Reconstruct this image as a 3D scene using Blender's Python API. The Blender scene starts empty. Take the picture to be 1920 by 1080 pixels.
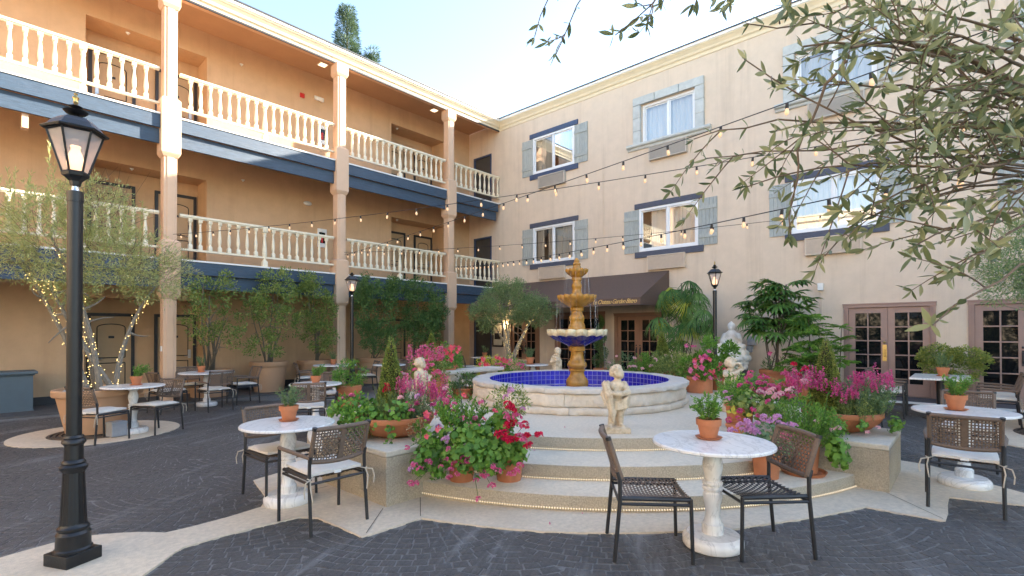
import bpy, bmesh, math, random
import numpy as np
from math import radians, sin, cos, pi
from mathutils import Vector, Matrix

S = bpy.context.scene
COL = S.collection
rng = np.random.default_rng(7)
random.seed(7)

# ------------------------------------------------------------------ camera, sky, sun, exposure
# world axes: x = along the left wing (towards its far corner), y = along the right wing, z up
CAMH = 1.6
YAW, PITCH, ROLL = radians(42.361), radians(0.489), radians(-0.102)
FPX, CY = 948.75, 613.95
fw = np.array([cos(YAW)*cos(PITCH), sin(YAW)*cos(PITCH), sin(PITCH)])
rt = np.array([sin(YAW), -cos(YAW), 0.0]); up = np.cross(rt, fw)
rt, up = rt*cos(ROLL)+up*sin(ROLL), -rt*sin(ROLL)+up*cos(ROLL)
cam = bpy.data.cameras.new('camera'); camo = bpy.data.objects.new('camera', cam); COL.objects.link(camo)
cam.sensor_width = 36; cam.lens = FPX/1920*36; cam.shift_y = (CY-540)/1920
cam.clip_start = 0.05; cam.clip_end = 400
M4 = Matrix.Identity(4)
for i in range(3):
    M4[i][0], M4[i][1], M4[i][2] = rt[i], up[i], -fw[i]
M4.translation = Vector((0, 0, CAMH)); camo.matrix_world = M4
S.camera = camo

SUN = Vector((1.0, -0.40, 0.43)).normalized()          # direction towards the sun
w = bpy.data.worlds.new('World'); S.world = w; w.use_nodes = True
nt = w.node_tree; nt.nodes.clear()
sky = nt.nodes.new('ShaderNodeTexSky'); sky.sky_type = 'NISHITA'; sky.sun_disc = False
sky.sun_elevation = math.asin(SUN.z); sky.sun_rotation = math.atan2(SUN.x, SUN.y)
sky.air_density = 1.0; sky.dust_density = .8; sky.ozone_density = 1.0
bg = nt.nodes.new('ShaderNodeBackground'); bg.inputs[1].default_value = 0.076
wo = nt.nodes.new('ShaderNodeOutputWorld')
nt.links.new(sky.outputs[0], bg.inputs[0]); nt.links.new(bg.outputs[0], wo.inputs[0])
sl = bpy.data.lights.new('sun', 'SUN'); sl.energy = 3.4; sl.angle = radians(0.6); sl.color = (1.0, 0.90, 0.76)
so = bpy.data.objects.new('sun', sl); COL.objects.link(so)
so.rotation_euler = SUN.to_track_quat('Z', 'Y').to_euler(); so.location = (20, -10, 20)
S.view_settings.view_transform = 'Standard'; S.view_settings.look = 'None'
S.view_settings.gamma = 1; S.view_settings.exposure = 3.16
S.cycles.max_bounces = 10; S.cycles.diffuse_bounces = 6; S.cycles.transparent_max_bounces = 24
S.cycles.caustics_reflective = False; S.cycles.caustics_refractive = False
S.cycles.sample_clamp_indirect = 6

# ------------------------------------------------------------------ materials
MATS = {}
def mat(name, base, rough=0.6, var=0.12, scale=6.0, bump=0.0, bscale=60.0, metal=0.0, spec=0.5, emit=None, estr=0.0,
        dark=None, dscale=1.5, damt=0.0, objvar=0.0, stretch=None, streak=0.0):
    """base colour with fine grain, large stains (dark, damt) and per-object variation"""
    m = bpy.data.materials.new(name); m.use_nodes = True; MATS[name] = m
    n, l = m.node_tree.nodes, m.node_tree.links
    b = n['Principled BSDF']
    tc = n.new('ShaderNodeTexCoord'); src = tc.outputs['Object']
    if stretch:
        mp = n.new('ShaderNodeMapping'); mp.inputs['Scale'].default_value = stretch
        l.new(src, mp.inputs[0]); src = mp.outputs[0]
    nz = n.new('ShaderNodeTexNoise'); nz.inputs['Scale'].default_value = scale; nz.inputs['Detail'].default_value = 6
    nz.inputs['Roughness'].default_value = 0.65; l.new(src, nz.inputs['Vector'])
    rp = n.new('ShaderNodeValToRGB'); e = rp.color_ramp.elements
    e[0].position = 0.3; e[1].position = 0.7
    e[0].color = tuple(c*(1-var) for c in base)+(1,); e[1].color = tuple(min(1, c*(1+var)) for c in base)+(1,)
    l.new(nz.outputs['Fac'], rp.inputs[0]); out = rp.outputs[0]
    if damt:
        n2 = n.new('ShaderNodeTexNoise'); n2.inputs['Scale'].default_value = dscale; n2.inputs['Detail'].default_value = 8
        n2.inputs['Roughness'].default_value = 0.7; l.new(src, n2.inputs['Vector'])
        r2 = n.new('ShaderNodeValToRGB'); r2.color_ramp.elements[0].position = 0.48; r2.color_ramp.elements[1].position = 0.72
        r2.color_ramp.elements[1].color = (damt, damt, damt, 1)
        l.new(n2.outputs['Fac'], r2.inputs[0])
        mx = n.new('ShaderNodeMixRGB'); mx.inputs[2].default_value = tuple(dark)+(1,)
        l.new(r2.outputs[0], mx.inputs[0]); l.new(out, mx.inputs[1]); out = mx.outputs[0]
    if streak:
        mp2 = n.new('ShaderNodeMapping'); mp2.inputs['Scale'].default_value = (3.2, 3.2, .16); l.new(tc.outputs['Object'], mp2.inputs[0])
        n4 = n.new('ShaderNodeTexNoise'); n4.inputs['Scale'].default_value = 1.0; n4.inputs['Detail'].default_value = 7; n4.inputs['Roughness'].default_value = .68; l.new(mp2.outputs[0], n4.inputs['Vector'])
        r4 = n.new('ShaderNodeValToRGB'); r4.color_ramp.elements[0].position = .5; r4.color_ramp.elements[1].position = .75; r4.color_ramp.elements[1].color = (streak, streak, streak, 1); l.new(n4.outputs['Fac'], r4.inputs[0])
        m4 = n.new('ShaderNodeMixRGB'); m4.blend_type = 'MULTIPLY'; m4.inputs[2].default_value = (.62, .58, .54, 1); l.new(r4.outputs[0], m4.inputs[0]); l.new(out, m4.inputs[1]); out = m4.outputs[0]
    if objvar:
        oi = n.new('ShaderNodeObjectInfo'); mr = n.new('ShaderNodeMapRange')
        mr.inputs[3].default_value = 1-objvar; mr.inputs[4].default_value = 1+objvar
        l.new(oi.outputs['Random'], mr.inputs[0])
        hs = n.new('ShaderNodeHueSaturation'); l.new(mr.outputs[0], hs.inputs['Value']); l.new(out, hs.inputs['Color']); out = hs.outputs[0]
    l.new(out, b.inputs['Base Color'])
    b.inputs['Roughness'].default_value = rough; b.inputs['Metallic'].default_value = metal
    b.inputs['Specular IOR Level'].default_value = spec
    if bump:
        n3 = n.new('ShaderNodeTexNoise'); n3.inputs['Scale'].default_value = bscale; n3.inputs['Detail'].default_value = 5
        l.new(src, n3.inputs['Vector'])
        bp = n.new('ShaderNodeBump'); bp.inputs['Strength'].default_value = bump; bp.inputs['Distance'].default_value = 0.02
        l.new(n3.outputs['Fac'], bp.inputs['Height']); l.new(bp.outputs[0], b.inputs['Normal'])
    if emit:
        b.inputs['Emission Color'].default_value = tuple(emit)+(1,); b.inputs['Emission Strength'].default_value = estr
    return m

def leafmat(name, cols, rough=0.5, trans=0.35, spec=0.4):
    """foliage: colour from a per-leaf random attribute, some light passing through"""
    m = bpy.data.materials.new(name); m.use_nodes = True; MATS[name] = m
    n, l = m.node_tree.nodes, m.node_tree.links
    if name.endswith('leaf'): cols = [tuple(min(.6, c*(1.62 if k < 2 else 1.35)) for k, c in enumerate(q)) for q in cols]
    b = n['Principled BSDF']; o = n['Material Output']
    at = n.new('ShaderNodeAttribute'); at.attribute_name = 'rnd'
    oi = n.new('ShaderNodeObjectInfo')
    ad = n.new('ShaderNodeMath'); ad.operation = 'ADD'; l.new(at.outputs['Fac'], ad.inputs[0]); l.new(oi.outputs['Random'], ad.inputs[1])
    fr = n.new('ShaderNodeMath'); fr.operation = 'FRACT'; l.new(ad.outputs[0], fr.inputs[0])
    rp = n.new('ShaderNodeValToRGB'); els = rp.color_ramp.elements
    els[0].color = tuple(cols[0])+(1,); els[0].position = 0
    els[1].color = tuple(cols[-1])+(1,); els[1].position = 1
    for i, c in enumerate(cols[1:-1]):
        e = els.new((i+1)/(len(cols)-1)); e.color = tuple(c)+(1,)
    l.new(fr.outputs[0], rp.inputs[0]); l.new(rp.outputs[0], b.inputs['Base Color'])
    b.inputs['Roughness'].default_value = rough; b.inputs['Specular IOR Level'].default_value = spec
    t = n.new('ShaderNodeBsdfTranslucent'); l.new(rp.outputs[0], t.inputs[0])
    mx = n.new('ShaderNodeMixShader'); mx.inputs[0].default_value = trans
    l.new(b.outputs[0], mx.inputs[1]); l.new(t.outputs[0], mx.inputs[2]); l.new(mx.outputs[0], o.inputs[0])
    return m

def glassmat(name, tint=(1, 1, 1), ior=1.5, base=0.04):
    m = bpy.data.materials.new(name); m.use_nodes = True; MATS[name] = m
    n, l = m.node_tree.nodes, m.node_tree.links
    n.remove(n['Principled BSDF']); o = n['Material Output']
    tr = n.new('ShaderNodeBsdfTransparent'); tr.inputs[0].default_value = tuple(tint)+(1,)
    gl = n.new('ShaderNodeBsdfGlossy'); gl.inputs['Roughness'].default_value = 0.01
    fr = n.new('ShaderNodeFresnel'); fr.inputs[0].default_value = ior
    ad = n.new('ShaderNodeMath'); ad.inputs[1].default_value = base; ad.use_clamp = True; l.new(fr.outputs[0], ad.inputs[0])
    mx = n.new('ShaderNodeMixShader'); l.new(ad.outputs[0], mx.inputs[0]); l.new(tr.outputs[0], mx.inputs[1]); l.new(gl.outputs[0], mx.inputs[2])
    l.new(mx.outputs[0], o.inputs[0]); return m

ORANGE = mat('stucco_bounce_orange', (.60, .39, .225), .85, .06, 3, .35, 90, damt=.25, dark=(.50, .33, .20), dscale=.5, streak=.3)  # cream paint deepened to orange for light bounced in the corridors
CREAM = mat('stucco_cream', (.67, .535, .408), .85, .05, 3, .35, 90, damt=.22, dark=(.58, .46, .345), dscale=.45, streak=.38)
COLUMN = mat('column_paint', (.66, .44, .29), .7, .04, 3, .15, 120)
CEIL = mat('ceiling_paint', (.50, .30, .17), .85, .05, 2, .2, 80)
TRIM = mat('cornice_cream', (.74, .62, .43), .7, .05, 4, .1, 60)
WHITE = mat('white_trim', (.80, .77, .72), .6, .04, 4, .05)
BALU = mat('baluster_cream', (.78, .68, .50), .6, .05, 8, .06, 60)
ROOFE = mat('roof_edge_dark', (.03, .033, .04), .5)
FASC = mat('fascia_dark_wood', (.032, .060, .098), .5, .35, 5, .3, 40, stretch=(1, 8, 8), damt=.3, dark=(.07, .085, .115), dscale=3)
DOORW = mat('door_tan', (.47, .32, .18), .6, .05, 4)
DARKTRIM = mat('dark_trim', (.022, .02, .022), .5)
MAUVE = mat('mauve_paint', (.33, .205, .165), .5, .05, 4, .05)
BROWND = mat('bistro_door_brown', (.27, .14, .085), .5, .06, 4, .05)
DGLASS = mat('dark_interior_glass', (.006, .007, .008), .03, .0, spec=.32)  # opaque near-black: the dark interior is put into the pane colour
GLASS = glassmat('window_glass', (.93, .95, .97), 1.5, .16)
LGLASS = mat('frosted_lantern_glass', (.80, .70, .66), .25, .03); LGLASS.node_tree.nodes['Principled BSDF'].inputs['Alpha'].default_value = .42
CGLASS = glassmat('lamp_chimney_glass', (1, .97, .94), 1.35, .0)
VINYL = mat('white_vinyl', (.78, .78, .78), .4, .02)
CURT = mat('curtain', (.52, .47, .38), .9, .1, 20, stretch=(1, 1, .05))
CURTW = mat('curtain_pale', (.74, .66, .52), .9, .06, 20, stretch=(1, 1, .05))
SHUT = mat('shutter_wood', (.37, .39, .365), .75, .2, 9, .3, 40, stretch=(6, 6, .6), objvar=.08, damt=.4, dark=(.46, .47, .44), dscale=2)
BOARDP = mat('window_board', (.075, .08, .11), .7, .25, 9, .3, 40, stretch=(1, 1, 6))
BOARDN = mat('window_board_navy', (.04, .065, .13), .5, .2, 9, .2, 40)
STONE_T = mat('surround_stone', (.50, .51, .48), .75, .12, 6, .25, 50, objvar=.06)
GRILLE = mat('grille_metal', (.62, .50, .385), .75, .06, 10)
GRILLG = mat('grille_grey', (.50, .44, .37), .75, .06, 10)
AWN = mat('awning_canvas', (.125, .078, .058), .85, .12, 30, .15, 200)
GOLD = mat('gold_lettering', (.75, .48, .16), .5, .05)
BLACK = mat('black_paint', (.008, .008, .009), .38, .2, 12, .08, 60)
LANTROOF = mat('lantern_roof', (.035, .036, .042), .4, .2, 12)
BRASS = mat('brass', (.6, .42, .16), .3, .15, 20, metal=.9)
STEEL = mat('steel', (.5, .5, .5), .35, metal=.9)
FLAME = mat('lit_lamp_bulb', (1, .75, .5), .4, 0, emit=(1.0, .52, .24), estr=.32)
BULB = mat('lit_bulb', (.55, .36, .22), .15, 0, emit=(1.0, .60, .32), estr=.09)
FAIRY = mat('fairy_bulb', (1, .8, .4), .3, 0, emit=(1.0, .66, .22), estr=.55)
PANEL = mat('lit_panel', (1, .8, .6), .4, 0, emit=(1.0, .72, .42), estr=.42)
CABLE = mat('cable_black', (.02, .018, .018), .6)
CONC = mat('apron_concrete', (.64, .53, .395), .85, .14, 25, .35, 150, damt=.5, dark=(.44, .36, .27), dscale=1.1)
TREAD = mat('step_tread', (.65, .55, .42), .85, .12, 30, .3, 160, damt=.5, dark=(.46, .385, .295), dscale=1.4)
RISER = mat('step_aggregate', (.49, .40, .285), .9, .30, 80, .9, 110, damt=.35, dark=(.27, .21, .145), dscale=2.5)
BLKTOP = mat('block_top', (.58, .50, .39), .85, .12, 30, .4, 140, damt=.4, dark=(.33, .29, .24), dscale=2)
BASIN = mat('basin_stone', (.66, .565, .45), .85, .10, 9, 1.0, 16, damt=.45, dark=(.42, .35, .28), dscale=4, objvar=.05)
COPING = mat('coping_stone', (.59, .52, .44), .8, .08, 14, .6, 30, damt=.4, dark=(.45, .41, .36), dscale=5, objvar=.04)
OCHRE = mat('glazed_ochre', (.42, .205, .032), .22, .3, 9, .05, 30, damt=.65, dark=(.17, .075, .012), dscale=5)
TILE = mat('blue_tile', (.04, .034, .44), .2, .2, 30, .05, 40, objvar=.22, damt=.35, dark=(.22, .22, .52), dscale=4)
BLUEG = mat('blue_glaze', (.02, .022, .17), .18, .2, 10)
GROUT = mat('grout', (.55, .55, .66), .8, .06)
ROPEL = mat('rope_light_bead', (.85, .74, .56), .35, .1, emit=(1, .72, .42), estr=.05)
MARB = None
STRAP = mat('woven_strap', (.155, .105, .074), .65, .2, 60, .1, 200, objvar=.06)
STRAPD = mat('woven_strap_dark', (.055, .05, .052), .6, .2, 60, .1, 200)
FRAME = mat('chair_frame', (.022, .021, .022), .42, .15, 20)
CUSH = mat('cushion_fabric', (.66, .60, .52), .95, .05, 40, .25, 300, objvar=.05)
TIE = mat('cushion_tie', (.50, .43, .34), .9, .08)
TERRA = mat('terracotta', (.46, .16, .065), .75, .12, 8, .15, 60, damt=.4, dark=(.36, .17, .10), dscale=5, objvar=.08)
PLANT = mat('planter_tan', (.52, .31, .18), .7, .06, 4, .12, 60, damt=.3, dark=(.42, .25, .15), dscale=2, objvar=.05)
SOIL = mat('soil', (.035, .025, .018), .95, .4, 30, .6, 60)
ROCK = mat('white_pebbles', (.5, .48, .45), .8, .2, 20)
CABIN = mat('cabinet_paint', (.085, .115, .135), .5, .06, 6)
STATUE = mat('cast_stone', (.62, .50, .35), .8, .16, 14, .35, 70, damt=.8, dark=(.30, .19, .10), dscale=9)
BUDDHA = mat('white_plaster', (.88, .85, .80), .7, .05, 14, .2, 70, damt=.35, dark=(.55, .52, .48), dscale=9)
BARK = mat('bark', (.13, .10, .075), .9, .35, 20, .8, 40, stretch=(3, 3, .7))
BARKG = mat('bark_grey', (.24, .205, .16), .9, .3, 25, .8, 50, stretch=(3, 3, .7))
TWIG = mat('twig', (.16, .105, .065), .8, .25, 30, .3, 60, damt=.4, dark=(.27, .20, .12), dscale=6)
STEMG = mat('green_stem', (.10, .15, .045), .7, .2, 20)
PLASTIC = mat('white_plastic', (.75, .74, .70), .45)
RED = mat('red_plastic', (.55, .02, .02), .35)
GREYB = mat('grey_box', (.32, .33, .35), .5)
DARKST = mat('dark_stone', (.03, .03, .033), .4, .2, 8)
PICT = mat('picture_paper', (.5, .45, .36), .5)

L_OLIVE = leafmat('olive_leaf', [(.06, .08, .036), (.12, .14, .07), (.24, .24, .135), (.09, .112, .058), (.35, .335, .21), (.075, .095, .042), (.16, .175, .09)], .42, .38, .5)
L_OLIVEB = leafmat('olive_crown_leaf', [(.06, .11, .05), (.12, .18, .08), (.18, .24, .12), (.07, .12, .06), (.25, .26, .11)], .5, .3)
L_SAGE = leafmat('sage_leaf', [(.22, .24, .09), (.30, .31, .14), (.38, .35, .18), (.18, .23, .11), (.42, .38, .22)], .55, .45)
L_SHRUB = leafmat('shrub_leaf', [(.06, .10, .025), (.12, .17, .045), (.22, .26, .08), (.07, .12, .04), (.28, .30, .11)], .5, .4)
L_DARK = leafmat('dark_leaf', [(.035, .075, .026), (.065, .115, .04), (.10, .165, .055), (.045, .085, .03)], .45, .3)
L_BOX = leafmat('box_leaf', [(.06, .10, .022), (.12, .165, .04), (.22, .24, .06), (.09, .13, .03), (.30, .29, .08)], .5, .3)
L_GREEN = leafmat('fresh_leaf', [(.05, .12, .02), (.09, .19, .03), (.15, .26, .05), (.06, .14, .025)], .5, .4)
L_GREY = leafmat('grey_green_leaf', [(.08, .13, .07), (.12, .18, .10), (.06, .11, .05), (.16, .21, .11)], .55, .35)
L_PALM = leafmat('palm_leaf', [(.035, .085, .02), (.06, .13, .03), (.10, .18, .05), (.04, .09, .025)], .4, .3)
L_YEL = leafmat('yellow_leaf', [(.35, .36, .05), (.42, .33, .05), (.28, .33, .06)], .5, .4)
L_PINE = leafmat('pine_needle', [(.045, .085, .045), (.07, .12, .06), (.10, .15, .08)], .6, .3)
P_PINK = leafmat('pink_petal', [(.75, .10, .26), (.80, .22, .40), (.68, .06, .20), (.82, .30, .46)], .5, .4)
P_MAG = leafmat('magenta_petal', [(.62, .05, .20), (.72, .12, .30), (.55, .04, .20), (.78, .20, .38)], .5, .4)
P_RED = leafmat('red_petal', [(.62, .008, .05), (.70, .015, .07), (.50, .006, .06)], .5, .35)
P_CORAL = leafmat('coral_petal', [(.80, .09, .13), (.85, .16, .20), (.75, .05, .12)], .5, .4)
P_PALE = leafmat('pale_pink_petal', [(.85, .48, .52), (.88, .62, .64), (.80, .40, .48)], .5, .4)
P_LILAC = leafmat('lilac_petal', [(.68, .33, .58), (.75, .44, .66), (.60, .26, .50)], .5, .4)

def make_marble():
    m = mat('marble', (.78, .76, .73), .22, .03, 3)
    n, l = m.node_tree.nodes, m.node_tree.links
    b = n['Principled BSDF']; tc = n.new('ShaderNodeTexCoord'); oi = n.new('ShaderNodeObjectInfo')
    vm = n.new('ShaderNodeVectorMath'); vm.operation = 'ADD'
    sc = n.new('ShaderNodeVectorMath'); sc.operation = 'SCALE'; sc.inputs[3].default_value = 13
    cb = n.new('ShaderNodeCombineXYZ')
    for k in range(3): l.new(oi.outputs['Random'], cb.inputs[k])
    l.new(cb.outputs[0], sc.inputs[0]); l.new(tc.outputs['Object'], vm.inputs[0]); l.new(sc.outputs[0], vm.inputs[1])
    d1 = n.new('ShaderNodeTexNoise'); d1.inputs['Scale'].default_value = 2.4; d1.inputs['Detail'].default_value = 7; d1.inputs['Roughness'].default_value = .6; d1.inputs['Distortion'].default_value = 1.4
    mp = n.new('ShaderNodeMapping'); mp.inputs['Scale'].default_value = (1, 2.6, 1); l.new(vm.outputs[0], mp.inputs[0]); l.new(mp.outputs[0], d1.inputs['Vector'])
    wv = n.new('ShaderNodeMath'); wv.operation = 'SUBTRACT'; wv.inputs[1].default_value = .5; l.new(d1.outputs['Fac'], wv.inputs[0])
    ab = n.new('ShaderNodeMath'); ab.operation = 'ABSOLUTE'; l.new(wv.outputs[0], ab.inputs[0]); wv = ab
    rp = n.new('ShaderNodeValToRGB'); e = rp.color_ramp.elements
    e[0].color = (.58, .55, .52, 1); e[0].position = 0; e[1].color = (.80, .77, .73, 1); e[1].position = .055
    x = e.new(.016); x.color = (.72, .69, .655, 1); x = e.new(.2); x.color = (.74, .71, .675, 1)
    l.new(wv.outputs[0], rp.inputs[0]); l.new(rp.outputs[0], b.inputs['Base Color'])
    return m
MARB = make_marble()

def make_asphalt(name, base, joint=False):
    """stamped asphalt: dark, worn paler in patches, with chalky scuffs"""
    m = mat(name, base, .62, .35, 30, .55, 140)
    n, l = m.node_tree.nodes, m.node_tree.links
    b = n['Principled BSDF']; prev = b.inputs['Base Color'].links[0].from_socket
    ge = n.new('ShaderNodeNewGeometry')
    n1 = n.new('ShaderNodeTexNoise'); n1.inputs['Scale'].default_value = 1.3; n1.inputs['Detail'].default_value = 9; n1.inputs['Roughness'].default_value = .72
    n1.inputs['Distortion'].default_value = .6
    l.new(ge.outputs['Position'], n1.inputs['Vector'])
    r1 = n.new('ShaderNodeValToRGB'); r1.color_ramp.elements[0].position = .52; r1.color_ramp.elements[1].position = .78
    r1.color_ramp.elements[1].color = (.40, .40, .40, 1)
    l.new(n1.outputs['Fac'], r1.inputs[0])
    mx = n.new('ShaderNodeMixRGB'); mx.inputs[2].default_value = (.21, .20, .19, 1)
    l.new(r1.outputs[0], mx.inputs[0]); l.new(prev, mx.inputs[1])
    # drag scuffs: stretched noise
    mp = n.new('ShaderNodeMapping'); mp.vector_type = 'TEXTURE'; mp.inputs['Rotation'].default_value = (0, 0, radians(30)); mp.inputs['Scale'].default_value = (3.2, .42, 1)
    l.new(ge.outputs['Position'], mp.inputs[0])
    n2 = n.new('ShaderNodeTexNoise'); n2.inputs['Scale'].default_value = 1.1; n2.inputs['Detail'].default_value = 10; n2.inputs['Roughness'].default_value = .75
    l.new(mp.outputs[0], n2.inputs['Vector'])
    r2 = n.new('ShaderNodeValToRGB'); r2.color_ramp.elements[0].position = .54; r2.color_ramp.elements[1].position = .70
    r2.color_ramp.elements[1].color = (.5, .5, .5, 1)
    l.new(n2.outputs['Fac'], r2.inputs[0])
    m2 = n.new('ShaderNodeMixRGB'); m2.inputs[2].default_value = (.34, .34, .34, 1)
    l.new(r2.outputs[0], m2.inputs[0]); l.new(mx.outputs[0], m2.inputs[1])
    l.new(m2.outputs[0], b.inputs['Base Color'])
    return m
ASPH = make_asphalt('stamped_asphalt_joint', (.17, .163, .156))
COBB = make_asphalt('stamped_asphalt_stone', (.080, .073, .068))

# ------------------------------------------------------------------ mesh building
class MB:
    def __init__(s): s.v, s.f, s.m = [], [], []
    def add(s, V, F, mi=0):
        o = len(s.v); s.v.extend([tuple(p) for p in V]); s.f.extend([tuple(i+o for i in f) for f in F]); s.m.extend([mi]*len(F)); return s
    def box(s, a, b, mi=0, R=None, c=None):
        x0, y0, z0 = a; x1, y1, z1 = b
        V = [(x0, y0, z0), (x1, y0, z0), (x1, y1, z0), (x0, y1, z0), (x0, y0, z1), (x1, y0, z1), (x1, y1, z1), (x0, y1, z1)]
        if R is not None:
            V = [tuple(R @ Vector(p) + Vector(c or (0, 0, 0))) for p in V]
        return s.add(V, [(0, 3, 2, 1), (4, 5, 6, 7), (0, 1, 5, 4), (1, 2, 6, 5), (2, 3, 7, 6), (3, 0, 4, 7)], mi)
    def frustum(s, c, h0, h1, z0, z1, mi=0):
        V = [(c[0]+a*h0, c[1]+b*h0, z0) for a, b in ((-1, -1), (1, -1), (1, 1), (-1, 1))]+[(c[0]+a*h1, c[1]+b*h1, z1) for a, b in ((-1, -1), (1, -1), (1, 1), (-1, 1))]
        return s.add(V, [(0, 3, 2, 1), (4, 5, 6, 7), (0, 1, 5, 4), (1, 2, 6, 5), (2, 3, 7, 6), (3, 0, 4, 7)], mi)
    def tube(s, P, r, n=8, cap=True, mi=0):
        P = [Vector(p) for p in P]; k = len(P)
        if not hasattr(r, '__len__'): r = [r]*k
        V = []; ref = None
        for i, p in enumerate(P):
            t = (P[min(i+1, k-1)]-P[max(i-1, 0)])
            t = t.normalized() if t.length > 1e-9 else Vector((0, 0, 1))
            if ref is None: ref = Vector((0, 0, 1)) if abs(t.z) < .9 else Vector((1, 0, 0))
            a = t.cross(ref); a = a.normalized() if a.length > 1e-6 else t.orthogonal().normalized()
            b = a.cross(t).normalized(); ref = b
            for j in range(n):
                q = 2*pi*j/n; V.append(p+(a*cos(q)+b*sin(q))*r[i])
        F = [(i*n+j, i*n+(j+1) % n, (i+1)*n+(j+1) % n, (i+1)*n+j) for i in range(k-1) for j in range(n)]
        if cap: F += [tuple(range(n))[::-1], tuple((k-1)*n+j for j in range(n))]
        return s.add(V, F, mi)
    def lathe(s, prof, c=(0, 0, 0), n=24, a0=0, a1=2*pi, mi=0, fr=None, fz=None, caps=True):
        full = abs(a1-a0-2*pi) < 1e-6; m = n if full else n+1; V = []
        for r, z in prof:
            for j in range(m):
                q = a0+(a1-a0)*j/n
                rr = fr(r, z, q) if fr else r; zz = fz(r, z, q) if fz else z
                V.append((c[0]+rr*cos(q), c[1]+rr*sin(q), c[2]+zz))
        F = []
        for i in range(len(prof)-1):
            for j in range(n):
                k = (j+1) % m if full else j+1
                F.append((i*m+j, i*m+k, (i+1)*m+k, (i+1)*m+j))
        if full and caps:
            if prof[0][0] > 1e-6: F.append(tuple(range(m))[::-1])
            if prof[-1][0] > 1e-6: F.append(tuple((len(prof)-1)*m+j for j in range(m)))
        if not full and caps:
            F.append(tuple(i*m for i in range(len(prof)))); F.append(tuple(i*m+n for i in range(len(prof)))[::-1])
        return s.add(V, F, mi)
    def sphere(s, c, r, n=8, m=6, mi=0, sc=(1, 1, 1)):
        V = [(c[0], c[1], c[2]-r*sc[2])]
        for i in range(1, m):
            a = -pi/2+pi*i/m
            for j in range(n): V.append((c[0]+r*sc[0]*cos(a)*cos(2*pi*j/n), c[1]+r*sc[1]*cos(a)*sin(2*pi*j/n), c[2]+r*sc[2]*sin(a)))
        V.append((c[0], c[1], c[2]+r*sc[2])); F = [(0, 1+(j+1) % n, 1+j) for j in range(n)]
        for i in range(m-2):
            for j in range(n): F.append((1+i*n+j, 1+i*n+(j+1) % n, 1+(i+1)*n+(j+1) % n, 1+(i+1)*n+j))
        t = len(V)-1; F += [(1+(m-2)*n+j, 1+(m-2)*n+(j+1) % n, t) for j in range(n)]
        return s.add(V, F, mi)
    def extr(s, poly, d0, d1, fn, mi=0):
        """polygon (2d) extruded between d0 and d1 through fn(a, b, d) -> point"""
        n = len(poly); V = [fn(a, b, d0) for a, b in poly]+[fn(a, b, d1) for a, b in poly]
        F = [tuple(range(n))[::-1], tuple(range(n, 2*n))]+[(i, (i+1) % n, n+(i+1) % n, n+i) for i in range(n)]
        return s.add(V, F, mi)
    def mesh(s, name, mats, smooth=False, angle=38):
        me = bpy.data.meshes.new(name); me.from_pydata(s.v, [], s.f)
        for m in (mats if isinstance(mats, (list, tuple)) else [mats]): me.materials.append(m)
        if any(s.m): me.polygons.foreach_set('material_index', s.m)
        bm = bmesh.new(); bm.from_mesh(me); bmesh.ops.recalc_face_normals(bm, faces=bm.faces); bm.to_mesh(me); bm.free()
        if smooth:
            me.polygons.foreach_set('use_smooth', [True]*len(me.polygons)); me.set_sharp_from_angle(angle=radians(angle))
        me.update(); return me
    def build(s, name, mats, parent=None, smooth=False, world=False, angle=38, bevel=0):
        if world and parent is not None:
            o = wloc(parent); s.v = [(p[0]-o.x, p[1]-o.y, p[2]-o.z) for p in s.v]
        ob = put(name, s.mesh(name, mats, smooth, angle), parent)
        if bevel:
            md = ob.modifiers.new('edge', 'BEVEL'); md.width = bevel; md.segments = 2; md.limit_method = 'ANGLE'
        return ob
def wloc(o):
    v = Vector((0, 0, 0))
    while o is not None: v += o.location; o = o.parent
    return v
def put(name, me, parent=None, loc=None, rot=None, scale=None):
    ob = bpy.data.objects.new(name, me); COL.objects.link(ob); ob.parent = parent
    if loc is not None: ob.location = loc
    if rot is not None: ob.rotation_euler = rot
    if scale is not None: ob.scale = scale
    return ob
def tag(o, label=None, cat=None, group=None, kind=None):
    if label: o['label'] = label
    if cat: o['category'] = cat
    if group: o['group'] = group
    if kind: o['kind'] = kind
    return o
def thing(name, label, cat, loc=(0, 0, 0), rz=0, group=None):
    o = bpy.data.objects.new(name, None); COL.objects.link(o); o.location = loc; o.rotation_euler = (0, 0, rz)
    o.empty_display_size = .2
    return tag(o, label, cat, group)
def copytree(o, parent=None):
    c = o.copy(); COL.objects.link(c); c.parent = parent
    for ch in list(o.children): copytree(ch, c)
    return c

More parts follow.
